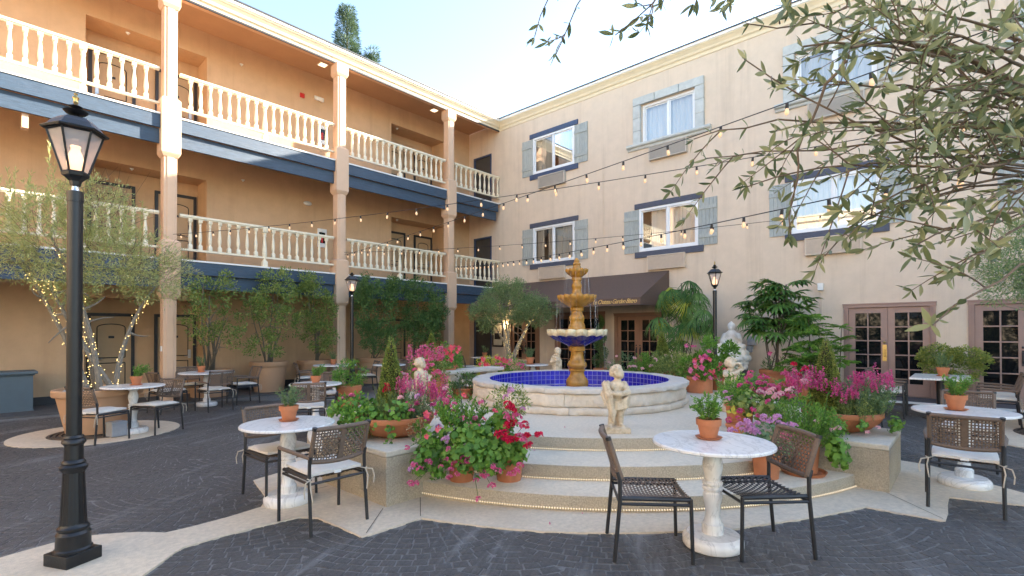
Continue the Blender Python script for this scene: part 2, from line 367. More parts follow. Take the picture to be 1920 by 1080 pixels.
def nrm(a): return a/np.maximum(np.linalg.norm(a, axis=-1, keepdims=True), 1e-9)
def leaves(name, P, D, L, W, m, parent=None, fold=.25, seed=0, kind='stuff', droop=0.0):
    """many separate kite-shaped leaves in one mesh; P bases, D directions, L lengths, W width/length"""
    r = np.random.default_rng(seed); P = np.asarray(P, float); D = nrm(np.asarray(D, float)); N = len(P)
    L = np.broadcast_to(np.asarray(L, float), (N,))*r.uniform(.75, 1.25, N)
    R = nrm(r.normal(size=(N, 3))+np.array([0, 0, .6])); Sd = nrm(np.cross(D, R)); Nn = np.cross(Sd, D)
    mid = P+D*(L*.48)[:, None]; wv = Sd*(L*W*.5)[:, None]; upv = Nn*(L*W*.5*fold)[:, None]
    tip = P+D*L[:, None]-np.array([0, 0, 1.])*(L*droop)[:, None]
    V = np.empty((N, 4, 3)); V[:, 0] = P; V[:, 1] = mid+wv+upv; V[:, 2] = tip; V[:, 3] = mid-wv+upv
    return rawmesh(name, V.reshape(-1, 3), np.concatenate([np.arange(N)[:, None]*4+np.array([0, 1, 2]), np.arange(N)[:, None]*4+np.array([0, 2, 3])], 1).reshape(-1, 3),
                   np.repeat(r.random(N), 2), m, parent, kind)
def rawmesh(name, V, T, rnd, m, parent=None, kind='stuff'):
    me = bpy.data.meshes.new(name); me.vertices.add(len(V)); me.vertices.foreach_set('co', np.asarray(V, np.float32).ravel())
    nF = len(T); k = T.shape[1]; me.loops.add(nF*k); me.loops.foreach_set('vertex_index', np.asarray(T, np.int32).ravel())
    me.polygons.add(nF); me.polygons.foreach_set('loop_start', np.arange(nF, dtype=np.int32)*k)
    me.update(calc_edges=True)
    if rnd is not None:
        a = me.attributes.new('rnd', 'FLOAT', 'FACE'); a.data.foreach_set('value', np.asarray(rnd, np.float32))
    me.materials.append(m); ob = put(name, me, parent)
    if kind: ob['kind'] = kind
    return ob
def sph(n, r): return nrm(r.normal(size=(n, 3)))
def clump(ells, ncl, nper, rcl, seed, shell=.55, flat=1.0):
    """leaf bases in clumps spread through ellipsoids [(centre, radii)], leaving gaps between clumps"""
    r = np.random.default_rng(seed); P = []; D = []
    vol = np.array([np.prod(e[1]) for e in ells])**.67; vol /= vol.sum()
    for (c, rad), v in zip(ells, vol):
        n = max(3, int(ncl*v)); u = sph(n, r)*(r.uniform(shell**3, 1, n)**(1/3))[:, None]
        cc = np.array(c)+u*np.array(rad)
        for k in range(n):
            q = sph(nper, r); rr = rcl*r.uniform(.6, 1.35)
            p = cc[k]+q*rr*(r.random((nper, 1))**.45)*np.array([1, 1, flat]); P.append(p); D.append(nrm(q+.7*nrm(u[k])+r.normal(size=(nper, 3))*.5+np.array([0, 0, .25])))
    return np.concatenate(P), np.concatenate(D)

# ------------------------------------------------------------------ ground, paving
def gz(x, y): return -0.0075*max(0.0, y-1)
def inpoly(x, y, poly):
    c = False; n = len(poly)
    for i in range(n):
        x0, y0 = poly[i]; x1, y1 = poly[i-1]
        if (y0 > y) != (y1 > y) and x < (x1-x0)*(y-y0)/(y1-y0)+x0: c = not c
    return c
APRON = [(-2.2, 5.0), (0.11, 5.14), (0.3, 5.2), (.5, 5.24), (.73, 5.2), (.9, 5.1), (1.0, 5.02), (1.08, 4.9), (1.14, 4.83), (1.33, 4.81), (1.6, 4.82), (1.9, 4.87), (2.05, 5.13), (2.14, 5.6),
         (2.2, 5.85), (2.5, 5.95), (3.2, 7.2), (7.3, 5.1), (9.2, 1.0), (8.0, .95), (7.8, .7), (7.76, .41), (7.59, .21), (7.25, -.09), (7.01, -.39), (6.85, -1.6), (6.4, -1.6),
         (6.54, -.36), (6.48, -.08), (6.39, .17), (5.57, .18), (5.55, .44), (5.53, .72), (5.01, .98), (4.53, 1.25), (4.23, 1.42), (3.89, 1.72), (3.51, 2.12), (3.16, 2.56), (2.98, 2.9), (2.82, 3.23), (2.71, 3.53),
         (2.42, 3.54), (2.15, 3.55), (2.15, 3.88), (2.12, 4.22), (2.02, 4.36), (1.81, 4.38), (1.45, 4.4), (1.16, 4.4), (1.08, 4.33), (.97, 4.22), (.85, 4.09), (.71, 3.94), (.3, 3.5), (-2.2, 3.6)]
g = MB(); N = 26; X = np.linspace(-30, 60, N); Y = np.linspace(-40, 60, N)
Ys = sorted(set(list(Y)+[1.0])); N2 = len(Ys)
V = [(x, y, gz(x, min(y, 16))) for y in Ys for x in X]
g.add(V, [(j*N+i, j*N+i+1, (j+1)*N+i+1, (j+1)*N+i) for j in range(N2-1) for i in range(N-1)])
ground = tag(g.build('ground', ASPH), 'dark stamped asphalt paving of the courtyard in fan patterns', kind='structure')

def dens(poly, step=.25):
    out = []
    for i in range(len(poly)):
        a, b = poly[i-1], poly[i]; n = max(1, int(math.hypot(b[0]-a[0], b[1]-a[1])/step))
        for k in range(n): out.append((a[0]+(b[0]-a[0])*k/n, a[1]+(b[1]-a[1])*k/n))
    return out
ap = MB(); Pl = dens(APRON); r_ = np.random.default_rng(3)
Pl = [(x+r_.normal()*.006, y+r_.normal()*.006) for x, y in Pl]
n = len(Pl)
ap.add([(x, y, gz(x, y)+.016) for x, y in Pl]+[(x, y, gz(x, y)-.03) for x, y in Pl], [tuple(range(n))]+[(i, (i+1) % n, n+(i+1) % n, n+i) for i in range(n)])
me = ap.mesh('path', CONC); bm = bmesh.new(); bm.from_mesh(me); bmesh.ops.triangulate(bm, faces=[f for f in bm.faces if len(f.verts) > 4]); bm.to_mesh(me); bm.free()
tag(put('path', me), 'pale concrete apron with points running round the fountain steps', kind='structure')
jt = MB()
for (a, b) in (((2.62, 3.98), (2.2, 3.58)), ((3.03, 3.97), (2.72, 3.56)), ((6.14, .64), (5.6, .2)), ((2.62, 5.0), (2.16, 5.0))):
    d = Vector((b[0]-a[0], b[1]-a[1], 0)); s_ = Vector((-d.y, d.x, 0)).normalized()*.0032
    jt.add([(a[0]+s_.x, a[1]+s_.y, gz(*a)+.0205), (b[0]+s_.x, b[1]+s_.y, gz(*b)+.0205), (b[0]-s_.x, b[1]-s_.y, gz(*b)+.0205), (a[0]-s_.x, a[1]-s_.y, gz(*a)+.0205)], [(0, 1, 2, 3)])
tag(jt.build('paving_joint', mat('joint_dirt', (.10, .08, .06), .95, .4, 40)), 'thin dark joints scored in the concrete apron', kind='structure')
def pad(c, R, rin, label):
    m = MB(); m.lathe([(rin, -.03), (rin, .018), (R, .018), (R, -.03)], (c[0], c[1], gz(*c)), 64)
    tag(m.build('pavement', CONC, smooth=True), label, kind='structure')
    m = MB()
    for k, r0 in enumerate((rin, rin-.07, rin-.14, rin-.21)):
        m.lathe([(r0-.01, -.02), (r0-.01, .024), (r0-.05, .024), (r0-.05, -.02)], (c[0], c[1], gz(*c)), 48)
    tag(m.build('tree_grate', mat('grate_brown%d' % int(c[0]*10), (.10, .075, .055), .6), smooth=True), 'round brown ring grate under '+label.split(' under ')[-1], 'grate')
pad((1.6, 10.75), 1.12, .66, 'round concrete pad under the big tan planter with fairy lights')
pad((11.3, -1.25), 1.7, .8, 'round concrete pad under the tree beside the right hand doors')

# fan-laid cobbles
ex, ey = np.array([.674, -.739]), np.array([-.739, -.674]); RF = .82
stones = []
rc = np.random.default_rng(11)
def covered(px, py, j0):
    # owned by an earlier (further back) row?
    for j in (j0-1, j0-2):
        off = RF if j % 2 else 0
        i = round((px-off)/(2*RF))
        for q in (i-1, i, i+1):
            if (px-(q*2*RF+off))**2+(py-j*RF)**2 < (RF-.028)**2: return True
    return False
for j in range(-22, 8):
    off = RF if j % 2 else 0
    for i in range(-10, 14):
        cx, cyy = i*2*RF+off, j*RF
        wc = ex*cx+ey*(cyy); dep = wc@np.array([.739, .674]); lat = wc@np.array([.674, -.739])
        if dep < 1.2 or dep > 13.5 or abs(lat) > dep*1.12+1.4: continue
        ax, ay = cx, cyy-RF
        for k in range(1, 20):
            r0, r1 = k*.094-.094+.02, k*.094+.02; rm = (r0+r1)/2
            na = max(6, 2*int(pi*((k-1)//4*4+2.2)*.094/.105)); ph = math.atan2(1, 0)+rc.normal()*.02
            for a in range(na):
                q = ph+2*pi*a/na; dq = 2*pi/na
                px, py = ax+rm*cos(q), ay+rm*sin(q)
                if (px-cx)**2+(py-cyy)**2 > (RF+.015)**2 or covered(px, py, j): continue
                jit = .007/rm; g0 = .0062
                pts = []
                for rr, qq in ((r0+g0, q-dq/2+.7*g0/max(r0, .05)), (r0+g0, q+dq/2-.7*g0/max(r0, .05)), (r1-g0, q+dq/2-.7*g0/r1), (r1-g0, q-dq/2+.7*g0/r1)):
                    rr += rc.normal()*.003; qq += rc.normal()*.003/max(rm, .1)
                    p = ex*(ax+rr*cos(qq))+ey*(ay+rr*sin(qq)); pts.append(p)
                c = sum(pts)/4
                d2 = c@np.array([.739, .674]); l2 = c@np.array([.674, -.739])
                if d2 < 2.9 or abs(l2) > d2*1.05+.3 or d2 > 12.5: continue
                if c[0] > 13.7 or c[1] > 13.6 or math.hypot(c[0]-7.3, c[1]-5.12) < 4.4: continue
                if math.hypot(c[0]-1.6, c[1]-10.75) < 1.14 or math.hypot(c[0]-11.3, c[1]+1.25) < 1.72: continue
                if inpoly(c[0], c[1], APRON): continue
                stones.append((d2, abs(l2) < d2*1.01 and d2 > 3.26, pts, c))
def stone_geo(pts, c, o=(0, 0, 0)):
    z0 = gz(*c)+.0005; h = .003+rc.random()*.0015; V = []; t = rc.normal(size=2)*.0009
    for p in pts: V.append((p[0]-o[0], p[1]-o[1], z0-.002-o[2]))
    for p in pts:
        q = c+(p-c)*.93; V.append((q[0]-o[0], q[1]-o[1], z0+h+t@(p-c)*5-o[2]))
    return V, [(4, 5, 6, 7), (0, 1, 5, 4), (1, 2, 6, 5), (2, 3, 7, 6), (3, 0, 4, 7)]
stones.sort(key=lambda s: (not s[1], s[0]))
for s_ in stones[:300]:
    o = (s_[3][0], s_[3][1], gz(*s_[3])); m = MB(); m.add(*stone_geo(s_[2], s_[3], o)); ob = m.build('cobble', COBB, ground); ob.location = o
m = MB()
for s_ in stones[300:]: m.add(*stone_geo(s_[2], s_[3]))
tag(m.build('cobbles', COBB, ground), kind='stuff')

# landing along the right wing
m = MB(); m.box((13.55, -9, -.1), (14.6, 3.0, .10)); lg = m.build('landing', mat('landing_dark', (.10, .09, .095), .7, .2, 20, .3, 90))
tag(lg, 'low dark landing along the foot of the right wing doors', kind='structure')
m = MB(); m.box((13.50, -9, .07), (13.548, 3.0, .112)); m.build('kerb', WHITE, lg)
m = MB(); m.box((-12, 14.02, -.2), (14.55, 15.9, -.06)); wk = tag(m.build('pavement', mat('walk_dark', (.085, .078, .075), .7, .25, 10, .3, 90)), 'dark walkway under the left wing balconies', kind='structure')

# ------------------------------------------------------------------ fountain steps and blocks
FX, FY = 7.30, 5.12
st = thing('steps', 'three curved concrete steps climbing to the fountain platform', 'steps', (FX, FY, 0)); st['kind'] = 'structure'; del st['category']
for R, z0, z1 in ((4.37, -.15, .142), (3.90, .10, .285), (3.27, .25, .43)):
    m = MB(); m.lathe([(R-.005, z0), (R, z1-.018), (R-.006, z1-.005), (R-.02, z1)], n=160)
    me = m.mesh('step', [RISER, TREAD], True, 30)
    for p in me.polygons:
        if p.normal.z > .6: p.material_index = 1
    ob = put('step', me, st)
def block(x0, y0, x1, y1, z1, label):
    b = thing('stone_block', label, 'block', ((x0+x1)/2, (y0+y1)/2, -.05))
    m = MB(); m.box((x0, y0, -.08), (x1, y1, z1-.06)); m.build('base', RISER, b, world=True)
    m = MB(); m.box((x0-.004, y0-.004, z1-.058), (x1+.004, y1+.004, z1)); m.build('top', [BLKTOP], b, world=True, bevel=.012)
    return b
block(2.66, 3.99, 4.05, 5.2, .50, 'rough concrete block left of the fountain steps carrying a flower bowl')
block(6.16, .62, 7.22, 1.98, .48, 'rough concrete block right of the fountain steps carrying a flower bowl')
block(7.0, 8.75, 8.3, 9.9, .45, 'concrete block behind the bench, left of the fountain basin')
block(10.9, 4.8, 12.0, 6.0, .45, 'concrete block behind the fountain below the palms by the wall')
for R, z, nm in ((4.37, .016, 'lowest'), (3.90, .142, 'middle'), (3.27, .285, 'topmost')):
    m = MB(); a0, a1 = radians(190), radians(262) 
    if R < 4: a0, a1 = radians(188), radians(268)
    nb = int(R*(a1-a0)/.024)
    m.tube([(FX+(R+.011)*cos(a0+(a1-a0)*i/60), FY+(R+.011)*sin(a0+(a1-a0)*i/60), z+.012) for i in range(61)], .006, 5, mi=1)
    for i in range(nb):
        a = a0+(a1-a0)*i/nb; m.sphere((FX+(R+.012)*cos(a), FY+(R+.012)*sin(a), z+.013), .0092, 5, 4)
    tag(m.build('rope_light', [ROPEL, BRASS]), 'string of tiny beads along the foot of the %s fountain step' % nm, 'rope light', 'rope lights on the steps')

# ------------------------------------------------------------------ buildings
def wall_holes(fn, a0, a1, z0, z1, holes, depth):
    """front sheet with openings and their reveals; fn(a, z, d) -> world point (d = depth behind the face)"""
    m = MB(); A = sorted({a0, a1, *[h[0] for h in holes], *[h[1] for h in holes]}); Z = sorted({z0, z1, *[h[2] for h in holes], *[h[3] for h in holes]})
    for i in range(len(A)-1):
        for k in range(len(Z)-1):
            ca, cz = (A[i]+A[i+1])/2, (Z[k]+Z[k+1])/2
            if any(h[0] < ca < h[1] and h[2] < cz < h[3] for h in holes): continue
            m.add([fn(A[i], Z[k], 0), fn(A[i+1], Z[k], 0), fn(A[i+1], Z[k+1], 0), fn(A[i], Z[k+1], 0)], [(0, 1, 2, 3)])
    for h in holes:
        dp = h[4] if len(h) > 4 else depth
        c = [(h[0], h[2]), (h[1], h[2]), (h[1], h[3]), (h[0], h[3])]
        for q in range(4):
            a, b = c[q], c[(q+1) % 4]
            m.add([fn(*a, 0), fn(*b, 0), fn(*b, dp), fn(*a, dp)], [(0, 1, 2, 3)])
    return m
XW, YF, YB, YR = 14.6, 14.0, 15.745, 16.52        # right wing face, left wing front line, corridor wall, recess back
ZT = 9.97
FL = [-.05, 3.33, 6.69]                            # floor levels
CX = [-1.0, 3.355, 7.71, 12.0]                     # columns
wing = thing('hotel_wing', 'stucco hotel wing, orange deepened for bounced light, with two balcony floors and white balusters', 'building', (4, 14, 0))
def wb(m, name, mt, par=wing, **k): return m.build(name, mt, par, world=True, **k)
RECX = [(2.05, 4.66), (10.71, 13.22)]
holes = [(a, b, f, t, .78) for f, t in ((FL[0], 2.46), (FL[1], 5.83), (FL[2], 9.27)) for a, b in RECX]
wb(wall_holes(lambda a, z, d: (a, YB+d, z), -14, XW, -.2, ZT, holes, .78), 'wall', ORANGE)
m = MB()
for f, t in ((FL[0], 2.46), (FL[1], 5.83), (FL[2], 9.27)):
    for a, b in RECX: m = MB(); m.box((a-.02, YR, f-.05), (b+.02, YR+.1, t+.05)); wb(m, 'recess_wall', ORANGE)
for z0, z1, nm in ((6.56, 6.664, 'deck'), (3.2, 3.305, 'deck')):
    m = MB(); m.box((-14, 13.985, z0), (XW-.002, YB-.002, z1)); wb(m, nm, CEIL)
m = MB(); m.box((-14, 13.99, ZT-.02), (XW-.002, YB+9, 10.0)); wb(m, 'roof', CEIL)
m = MB(); m.box((-14, 24.6, -1), (26, 24.8, 10)); m.box((-14.2, 13.99, -1), (-14, 24.6, 10)); wb(m, 'back_wall', ORANGE)
m = MB(); m.box((-14, YB-.012, -.2), (2.05, YB-.002, .13)); m.box((4.66, YB-.012, -.2), (10.71, YB-.002, .13)); m.box((13.22, YB-.012, -.2), (XW-.01, YB-.002, .13)); wb(m, 'skirting', DARKTRIM)
# roof beam and columns
m = MB(); m.box((-14, 13.99, 9.60), (XW, 14.12, 9.97)); wb(m, 'beam', COLUMN)
m = MB(); m.box((-14, 13.95, 9.592), (XW-.02, 13.985, 9.64)); wb(m, 'soffit_strip', DARKTRIM)
def column_mesh():
    m = MB()
    m.frustum((0, 0), .135, .135, -.3, 9.6)
    for s in (-1, 1):                              # raised corner fillets on the shaft face
        for a, b in ((-.12, -.142), (-.142, -.12)):
            pass
    m.box((-.075, -.15, -.3), (.075, -.13, 9.3))
    for z0, z1 in ((5.80, 7.06), (2.47, 3.72)):
        m.frustum((0, 0), .20, .20, z0, z1); m.frustum((0, 0), .15, .20, z0-.09, z0); m.frustum((0, 0), .20, .15, z1, z1+.05)
    m.frustum((0, 0), .15, .19, 9.22, 9.30); m.frustum((0, 0), .19, .19, 9.30, 9.60)
    return m.mesh('column', COLUMN)
cme = column_mesh()
for x in CX: 
    ob = put('column', cme, wing); ob.location = Vector((x, 14.03, 0))-wloc(wing)
    md = ob.modifiers.new('edge', 'BEVEL'); md.width = .012; md.segments = 2; md.limit_method = 'ANGLE'
# fascia boards, ledge, railings
bal_prof = [(.045, 0), (.045, .10), (.032, .125), (.026, .14), (.036, .19), (.043, .26), (.041, .33), (.032, .43), (.024, .52), (.0225, .57), (.031, .585), (.031, .60), (.026, .612), (.040, .66), (.045, .665), (.045, .74)]
def baluster(prof, H, sq, w):
    m = MB(); n = 12; k = H/.74
    V = []
    for r, z in prof:
        for j in range(n):
            q = 2*pi*(j+.5)/n; rr = r
            if r >= .045-1e-6: rr = r/max(abs(cos(q)), abs(sin(q)))*.94
            V.append((rr*w*cos(q), rr*w*sin(q), z*k))
    L = len(prof); F = [(i*n+j, i*n+(j+1) % n, (i+1)*n+(j+1) % n, (i+1)*n+j) for i in range(L-1) for j in range(n)]
    m.add(V, F); return m.mesh('baluster', BALU, True, 50)
bme = baluster(bal_prof, .74, 1, 1.0); nme = baluster(bal_prof, 1.03, 1, 1.45)
spans = [(CX[0], CX[1]), (CX[1], CX[2]), (CX[2], CX[3]), (CX[3], XW+.2)]
for f in (FL[1], FL[2]):
    for i, (a, b) in enumerate(spans):
        a2, b2 = a+.205, min(b-.205, XW-.01)
        bb = XW-.16 if i == 3 else b2
        m = MB(); m.box((a2, 13.90, f-.335), (bb, 13.96, f-.028)); wb(m, 'fascia_board', FASC, bevel=.004)
        m = MB(); m.box((a2, 13.985, f-.68), (bb-(.03 if i == 3 else 0), 14.04, f-.336)); wb(m, 'fascia_board', FASC, bevel=.004)
        m = MB(); m.box((a2, 13.88, f-.026), (b2, 14.25, f+.012)); wb(m, 'ledge', WHITE)
        r = thing('balcony_railing', None, None, Vector(((a2+b2)/2, 14.0, f))-wing.location); r.parent = wing
        c0 = (a2+b2)/2
        m = MB(); m.box((a2-c0, -.05, 1.045), (b2-c0, .05, 1.10)); m.box((a2-c0, -.03, 1.02), (b2-c0, .03, 1.045)); m.build('top_rail', BALU, r, bevel=.006)
        m = MB(); m.box((a2-c0, -.04, .235), (b2-c0, .04, .285)); m.build('bottom_rail', BALU, r, bevel=.006)
        if i == 0: posts = [1.78]; xs = list(np.arange(1.78-.225, a2+.05, -.222))+list(np.arange(1.78+.225, b2-.05, .222))
        elif i == 3: posts = []; xs = list(np.linspace(a2+.11, b2-.08, 10))
        else:
            pc = (a+b)/2; posts = [pc]; xs = [pc+s*(.225+.217*k) for s in (-1, 1) for k in range(8)]
        for x in xs:
            q = put('baluster', bme, r); q.location = (x-c0, 0, .284)
        for x in posts:
            q = put('newel_post', nme, r); q.location = (x-c0, 0, .012)
# doors in the recesses
def door_left(x0, x1, f, hs):
    d = thing('door', None, None, Vector((0, 0, 0))); d.parent = wing; d.location = Vector(((x0+x1)/2, YR, f))-wing.location
    w = (x1-x0)/2
    m = MB(); m.box((-w, -.05, 0), (-w+.075, -.002, 2.15)); m.box((w-.075, -.05, 0), (w, -.002, 2.15)); m.box((-w+.075, -.05, 2.07), (w-.075, -.002, 2.15)); m.build('frame', DARKTRIM, d)
    m = MB(); m.box((-w+.075, -.03, 0), (w-.075, -.003, 2.07)); m.build('panel', DOORW, d)
    m = MB(); b = .018
    for (z0, z1, arch) in ((1.0, 1.78, .09), (.16, .86, 0)):
        L = [(-w+.2, z0), (w-.2, z0), (w-.2, z1)]+([((w-.2)*cos(t), z1+arch*sin(t)*1.0) for t in np.linspace(0, pi, 9)[1:-1]] if arch else [])+[(-w+.2, z1)]
        for i in range(len(L)):
            p, q = L[i], L[(i+1) % len(L)]
            m.tube([(p[0], -.032, p[1]), (q[0], -.032, q[1])], .012, 4)
    m.build('moulding', DARKTRIM, d)
    m = MB(); m.box((hs*(w-.17)-.035, -.05, .92), (hs*(w-.17)+.035, -.03, 1.16)); m.tube([(hs*(w-.17), -.06, .98), (hs*(w-.17), -.09, .98), (hs*(w-.30), -.09, .98)], .012, 6)
    m.build('handle', STEEL, d)
    m = MB(); m.box((-.06, -.036, 1.5), (.06, -.031, 1.56)); m.build('number_plate', DARKTRIM, d)
for f in FL:
    for x0, x1, hs in ((2.2, 3.18, -1), (3.62, 4.62, 1), (10.85, 11.86, -1), (12.28, 13.18, 1)): door_left(x0, x1, f, hs)

# ---- right wing
wing2 = thing('hotel_wing', 'cream stucco hotel wing with shuttered windows above the bistro doors', 'building', (XW, 4, 0))
def rb(m, name, mt, par=wing2, **k): return m.build(name, mt, par, world=True, **k)
WA2 = [(11.26, 4.13), (6.87, 4.12), (2.52, 4.12), (-1.87, 4.12)]; WA3 = [(11.26, 7.5)]; WB3 = [(6.865, 7.5), (2.5, 7.5), (-1.87, 7.5)]
holes = [(c-.95, c+.95, z, z+1.36, .10) for c, z in WA2+WA3]+[(c-.86, c+.86, z+.02, z+1.27, .2) for c, z in WB3]
FD = [(0.61, 2.34, .10, 2.26), (-1.7, .08, .10, 2.26), (7.02, 8.74, 0, 2.2), (9.1, 11.2, 0, 2.28), (11.92, 13.45, 0, 2.1)]
holes += [(a+.02, b-.02, z, t-.02, .12) for a, b, z, t in FD]+[(14.42, 15.46, f, f+2.16, .06) for f in FL]+[(14.1, 14.38, .9, 1.95, .03)][:0]
rb(wall_holes(lambda a, z, d: (XW+d, a, z), -16, 16.6, -.2, 9.95, holes, .1), 'wall', CREAM)
m = MB(); m.box((XW+.9, -16, -.5), (XW+1.0, 24.6, 9.9)); m.box((XW+.02, -16, 9.86), (26, 24.6, 9.94)); m.box((25.8, -16, -1), (26, 24.6, 9.86)); m.box((XW, -16.2, -1), (26, -16.002, 9.94)); rb(m, 'light_block_wall', DARKTRIM)  # unseen roof and walls added to keep light out from behind
# cornice shared by both wings, mitred in the corner: each wing has its own run
cp = [(.0, 9.62), (.02, 9.62), (.035, 9.70), (.06, 9.73), (.075, 9.735), (.10, 9.80), (.145, 9.86), (.15, 9.875), (.165, 9.88), (.18, 9.905), (.18, 9.915)]
cw = [(.0, 9.915), (.18, 9.915), (.205, 9.93), (.215, 10.0), (.0, 10.0)]
ce = [(.0, 10.0), (.235, 10.0), (.235, 10.035), (.0, 10.05)]
def run(prof, left, name, mt, par):
    m = MB(); n = len(prof); V = []
    for e in (0, 1):
        for o, z in prof:
            if left: V.append((XW-o if e else -14, YF-.02-o, z))
            else: V.append((XW-o, YF-.02-o if e else -16, z))
    m.add(V, [(i, (i+1) % n, n+(i+1) % n, n+i) for i in range(n)]+[tuple(range(n))])
    m.build(name, mt, par, world=True)
for left, par in ((1, wing), (0, wing2)):
    run(cp+[(0, 9.915)], left, 'cornice', TRIM, par); run(cw, left, 'cornice_cap', WHITE, par); run(ce, left, 'roof_edge', ROOFE, par)

def pane_curtain(par, y0, y1, z0, z1, x, cm, gap=None, seed=0):
    r = np.random.default_rng(seed)
    m = MB(); n = 46; segs = [(y0, y1)] if gap is None else [(y0, gap[0]), (gap[1], y1)]
    for a, b in segs:
        k = max(4, int(n*(b-a)/(y1-y0))); ph = np.cumsum(r.uniform(.6, 1.5, k+1))
        V = []
        for i in range(k+1):
            y = a+(b-a)*i/k; d = .02*sin(ph[i]*2.2)+.012*sin(ph[i]*5)
            V += [(x+d, y, z0), (x+d, y, z1)]
        m.add(V, [(2*i, 2*i+2, 2*i+3, 2*i+1) for i in range(k)])
    me = m.build('curtain', cm, par, world=True, smooth=True)
    m = MB(); m.box((x+.25, y0-.1, z0-.1), (x+.3, y1+.1, z1+.1)); m.build('dark_backing', DARKTRIM, par, world=True)  # near-black sheet in place of the unlit room
def frame_rect(m, y0, y1, z0, z1, w, x0, x1):
    m.box((x0, y0, z0), (x1, y0+w, z1)); m.box((x0, y1-w, z0), (x1, y1, z1)); m.box((x0, y0+w, z1-w), (x1, y1-w, z1)); m.box((x0, y0+w, z0), (x1, y1-w, z0+w))
def plain_window(c, z, cm, gap, seed, hw=.95, h=1.36, x=XW):
    wn = thing('window', None, None, Vector((x, c, z))-wing2.location); wn.parent = wing2
    m = MB(); frame_rect(m, c-hw, c+hw, z, z+h, .075, x-.03, x+.05); m.box((x-.02, c-.03, z+.075), (x+.05, c+.03, z+h-.075)); m.build('frame', VINYL, wn, world=True, bevel=.006)
    for s, dx in ((-1, .012), (1, .03)):
        a, b = (c-hw+.075, c-.03) if s < 0 else (c+.03, c+hw-.075)
        m = MB(); frame_rect(m, a+.002, b-.002, z+.077, z+h-.077, .035, x+dx-.01, x+dx+.02); m.build('sash', VINYL, wn, world=True)
        m = MB(); m.add([(x+dx, a+.03, z+.1), (x+dx, b-.03, z+.1), (x+dx, b-.03, z+h-.1), (x+dx, a+.03, z+h-.1)], [(0, 1, 2, 3)]); m.build('pane', GLASS, wn, world=True)
    pane_curtain(wn, c-hw+.05, c+hw-.05, z+.05, z+h-.05, x+.14, cm, gap, seed)
    return wn
plank_me = {}
def shutter(y0, y1, z0, z1, tilt=0.0):
    sh = thing('shutter', None, None, Vector((XW-.012, (y0+y1)/2, z0))-wing2.location); sh.parent = wing2
    w = y1-y0; k = 5
    for i in range(k):
        m = MB(); a = -w/2+w*i/k; m.box((-.022, a+.003, random.uniform(0, .008)), (0, a+w/k-.003, z1-z0-random.uniform(0, .008))); m.build('plank', SHUT, sh)
    for zz in (.20*(z1-z0), .80*(z1-z0)):
        m = MB(); m.box((-.045, -w/2, zz-.055), (-.0225, w/2, zz+.055)); m.build('batten', SHUT, sh, bevel=.004)
def board(y0, y1, z0, z1, mt): 
    m = MB(); m.box((XW-.05, y0, z0), (XW-.002, y1, z1)); rb(m, 'trim_board', mt, bevel=.004)
ACS = []
for i, (c, z) in enumerate(WA2+WA3):
    navy = BOARDN if z > 6 else BOARDP
    cm, gap = (CURT, (c-.12, c+.02)) if i in (4,) else ((CURT, (c+.35, c+.55)) if i == 0 else ((CURTW, (c+.6, c+.9)) if i in (1,) else (CURTW, None)))
    plain_window(c, z, cm, gap, i)
    board(c-1.10, c+1.10, z+1.362, z+1.53, navy); board(c-1.10, c+1.10, z-.19, z-.002, navy)
    shutter(c-1.50, c-.955, z-.02, z+1.345); shutter(c+.955, c+1.48, z-.02, z+1.345)
for i, (c, z) in enumerate(WB3):
    plain_window(c, z+.02, CURT, None, 20+i, hw=.86, h=1.25, x=XW+.08)
    # stone surround: separate blocks
    def st_block(y0, y1, z0, z1, nm='surround_stone'):
        m = MB(); m.box((XW-.07, y0+.003, z0+.003), (XW-.001, y1-.003, z1-.003)); m.box((XW-.085, y0+.02, z0+.003), (XW-.0705, y1-.02, z1-.003)); rb(m, nm, STONE_T, bevel=.012)
    for a, b in ((c-1.145, c-.39), (c-.39, c+.39), (c+.39, c+1.145)): st_block(a, b, z+1.28, z+1.53)
    for s in (-1, 1):
        a, b = sorted((c+s*.87, c+s*1.145))
        for k in range(3): st_block(a, b, z+.06+k*.405, z+.06+(k+1)*.405)
    m = MB()
    m.extr([(0, -.13), (.05, -.12), (.07, -.06), (.13, -.04), (.15, 0), (.14, .05), (0, .06)], c-1.34, c+1.34, lambda a, b, d: (XW-.001-a, d, z+b)); rb(m, 'sill', STONE_T, bevel=.008)
# wall air conditioners: each a thing
acl = []
def ac(c, ztop, label, mt, h=.44, hw=.6):
    t = thing('air_conditioner', label, 'air conditioner', (XW, c, ztop-h), 0, 'air conditioners under the windows')
    m = MB(); d = .13; frame_rect(m, -hw, hw, 0, h, .03, -d, -.002); m.box((-.02, -hw+.03, .03), (-.002, hw-.03, h-.03)); m.build('housing', mt, t, bevel=.004)
    m = MB()
    for k in range(18):
        zz = .035+(h-.075)*k/18; m.add([(-d+.005, -hw+.03, zz), (-d+.005, hw-.03, zz), (-d+.018, hw-.03, zz+.021), (-d+.018, -hw+.03, zz+.021)], [(0, 1, 2, 3)])
    o = m.build('louvre', mt, t); o['kind'] = 'stuff'
WN = ['the shuttered window nearest the left wing', 'the middle shuttered window over the awning end', 'the shuttered window half hidden by the olive branches', 'the window at the right edge behind the olive leaves']
for (c, z), n_ in zip(WA2, WN): ac(c+.03, z-.165, 'tan louvred unit under '+n_, GRILLE)
ac(11.29, 7.34, 'grey louvred unit under the navy boarded top floor window', GRILLG)
for (c, z), n_ in zip(WB3, ('the stone framed window in the middle', 'the stone framed window behind the olive branches', 'the stone framed window at the right edge')): ac(c-.03, 7.36, 'grey louvred unit under '+n_, GRILLG)
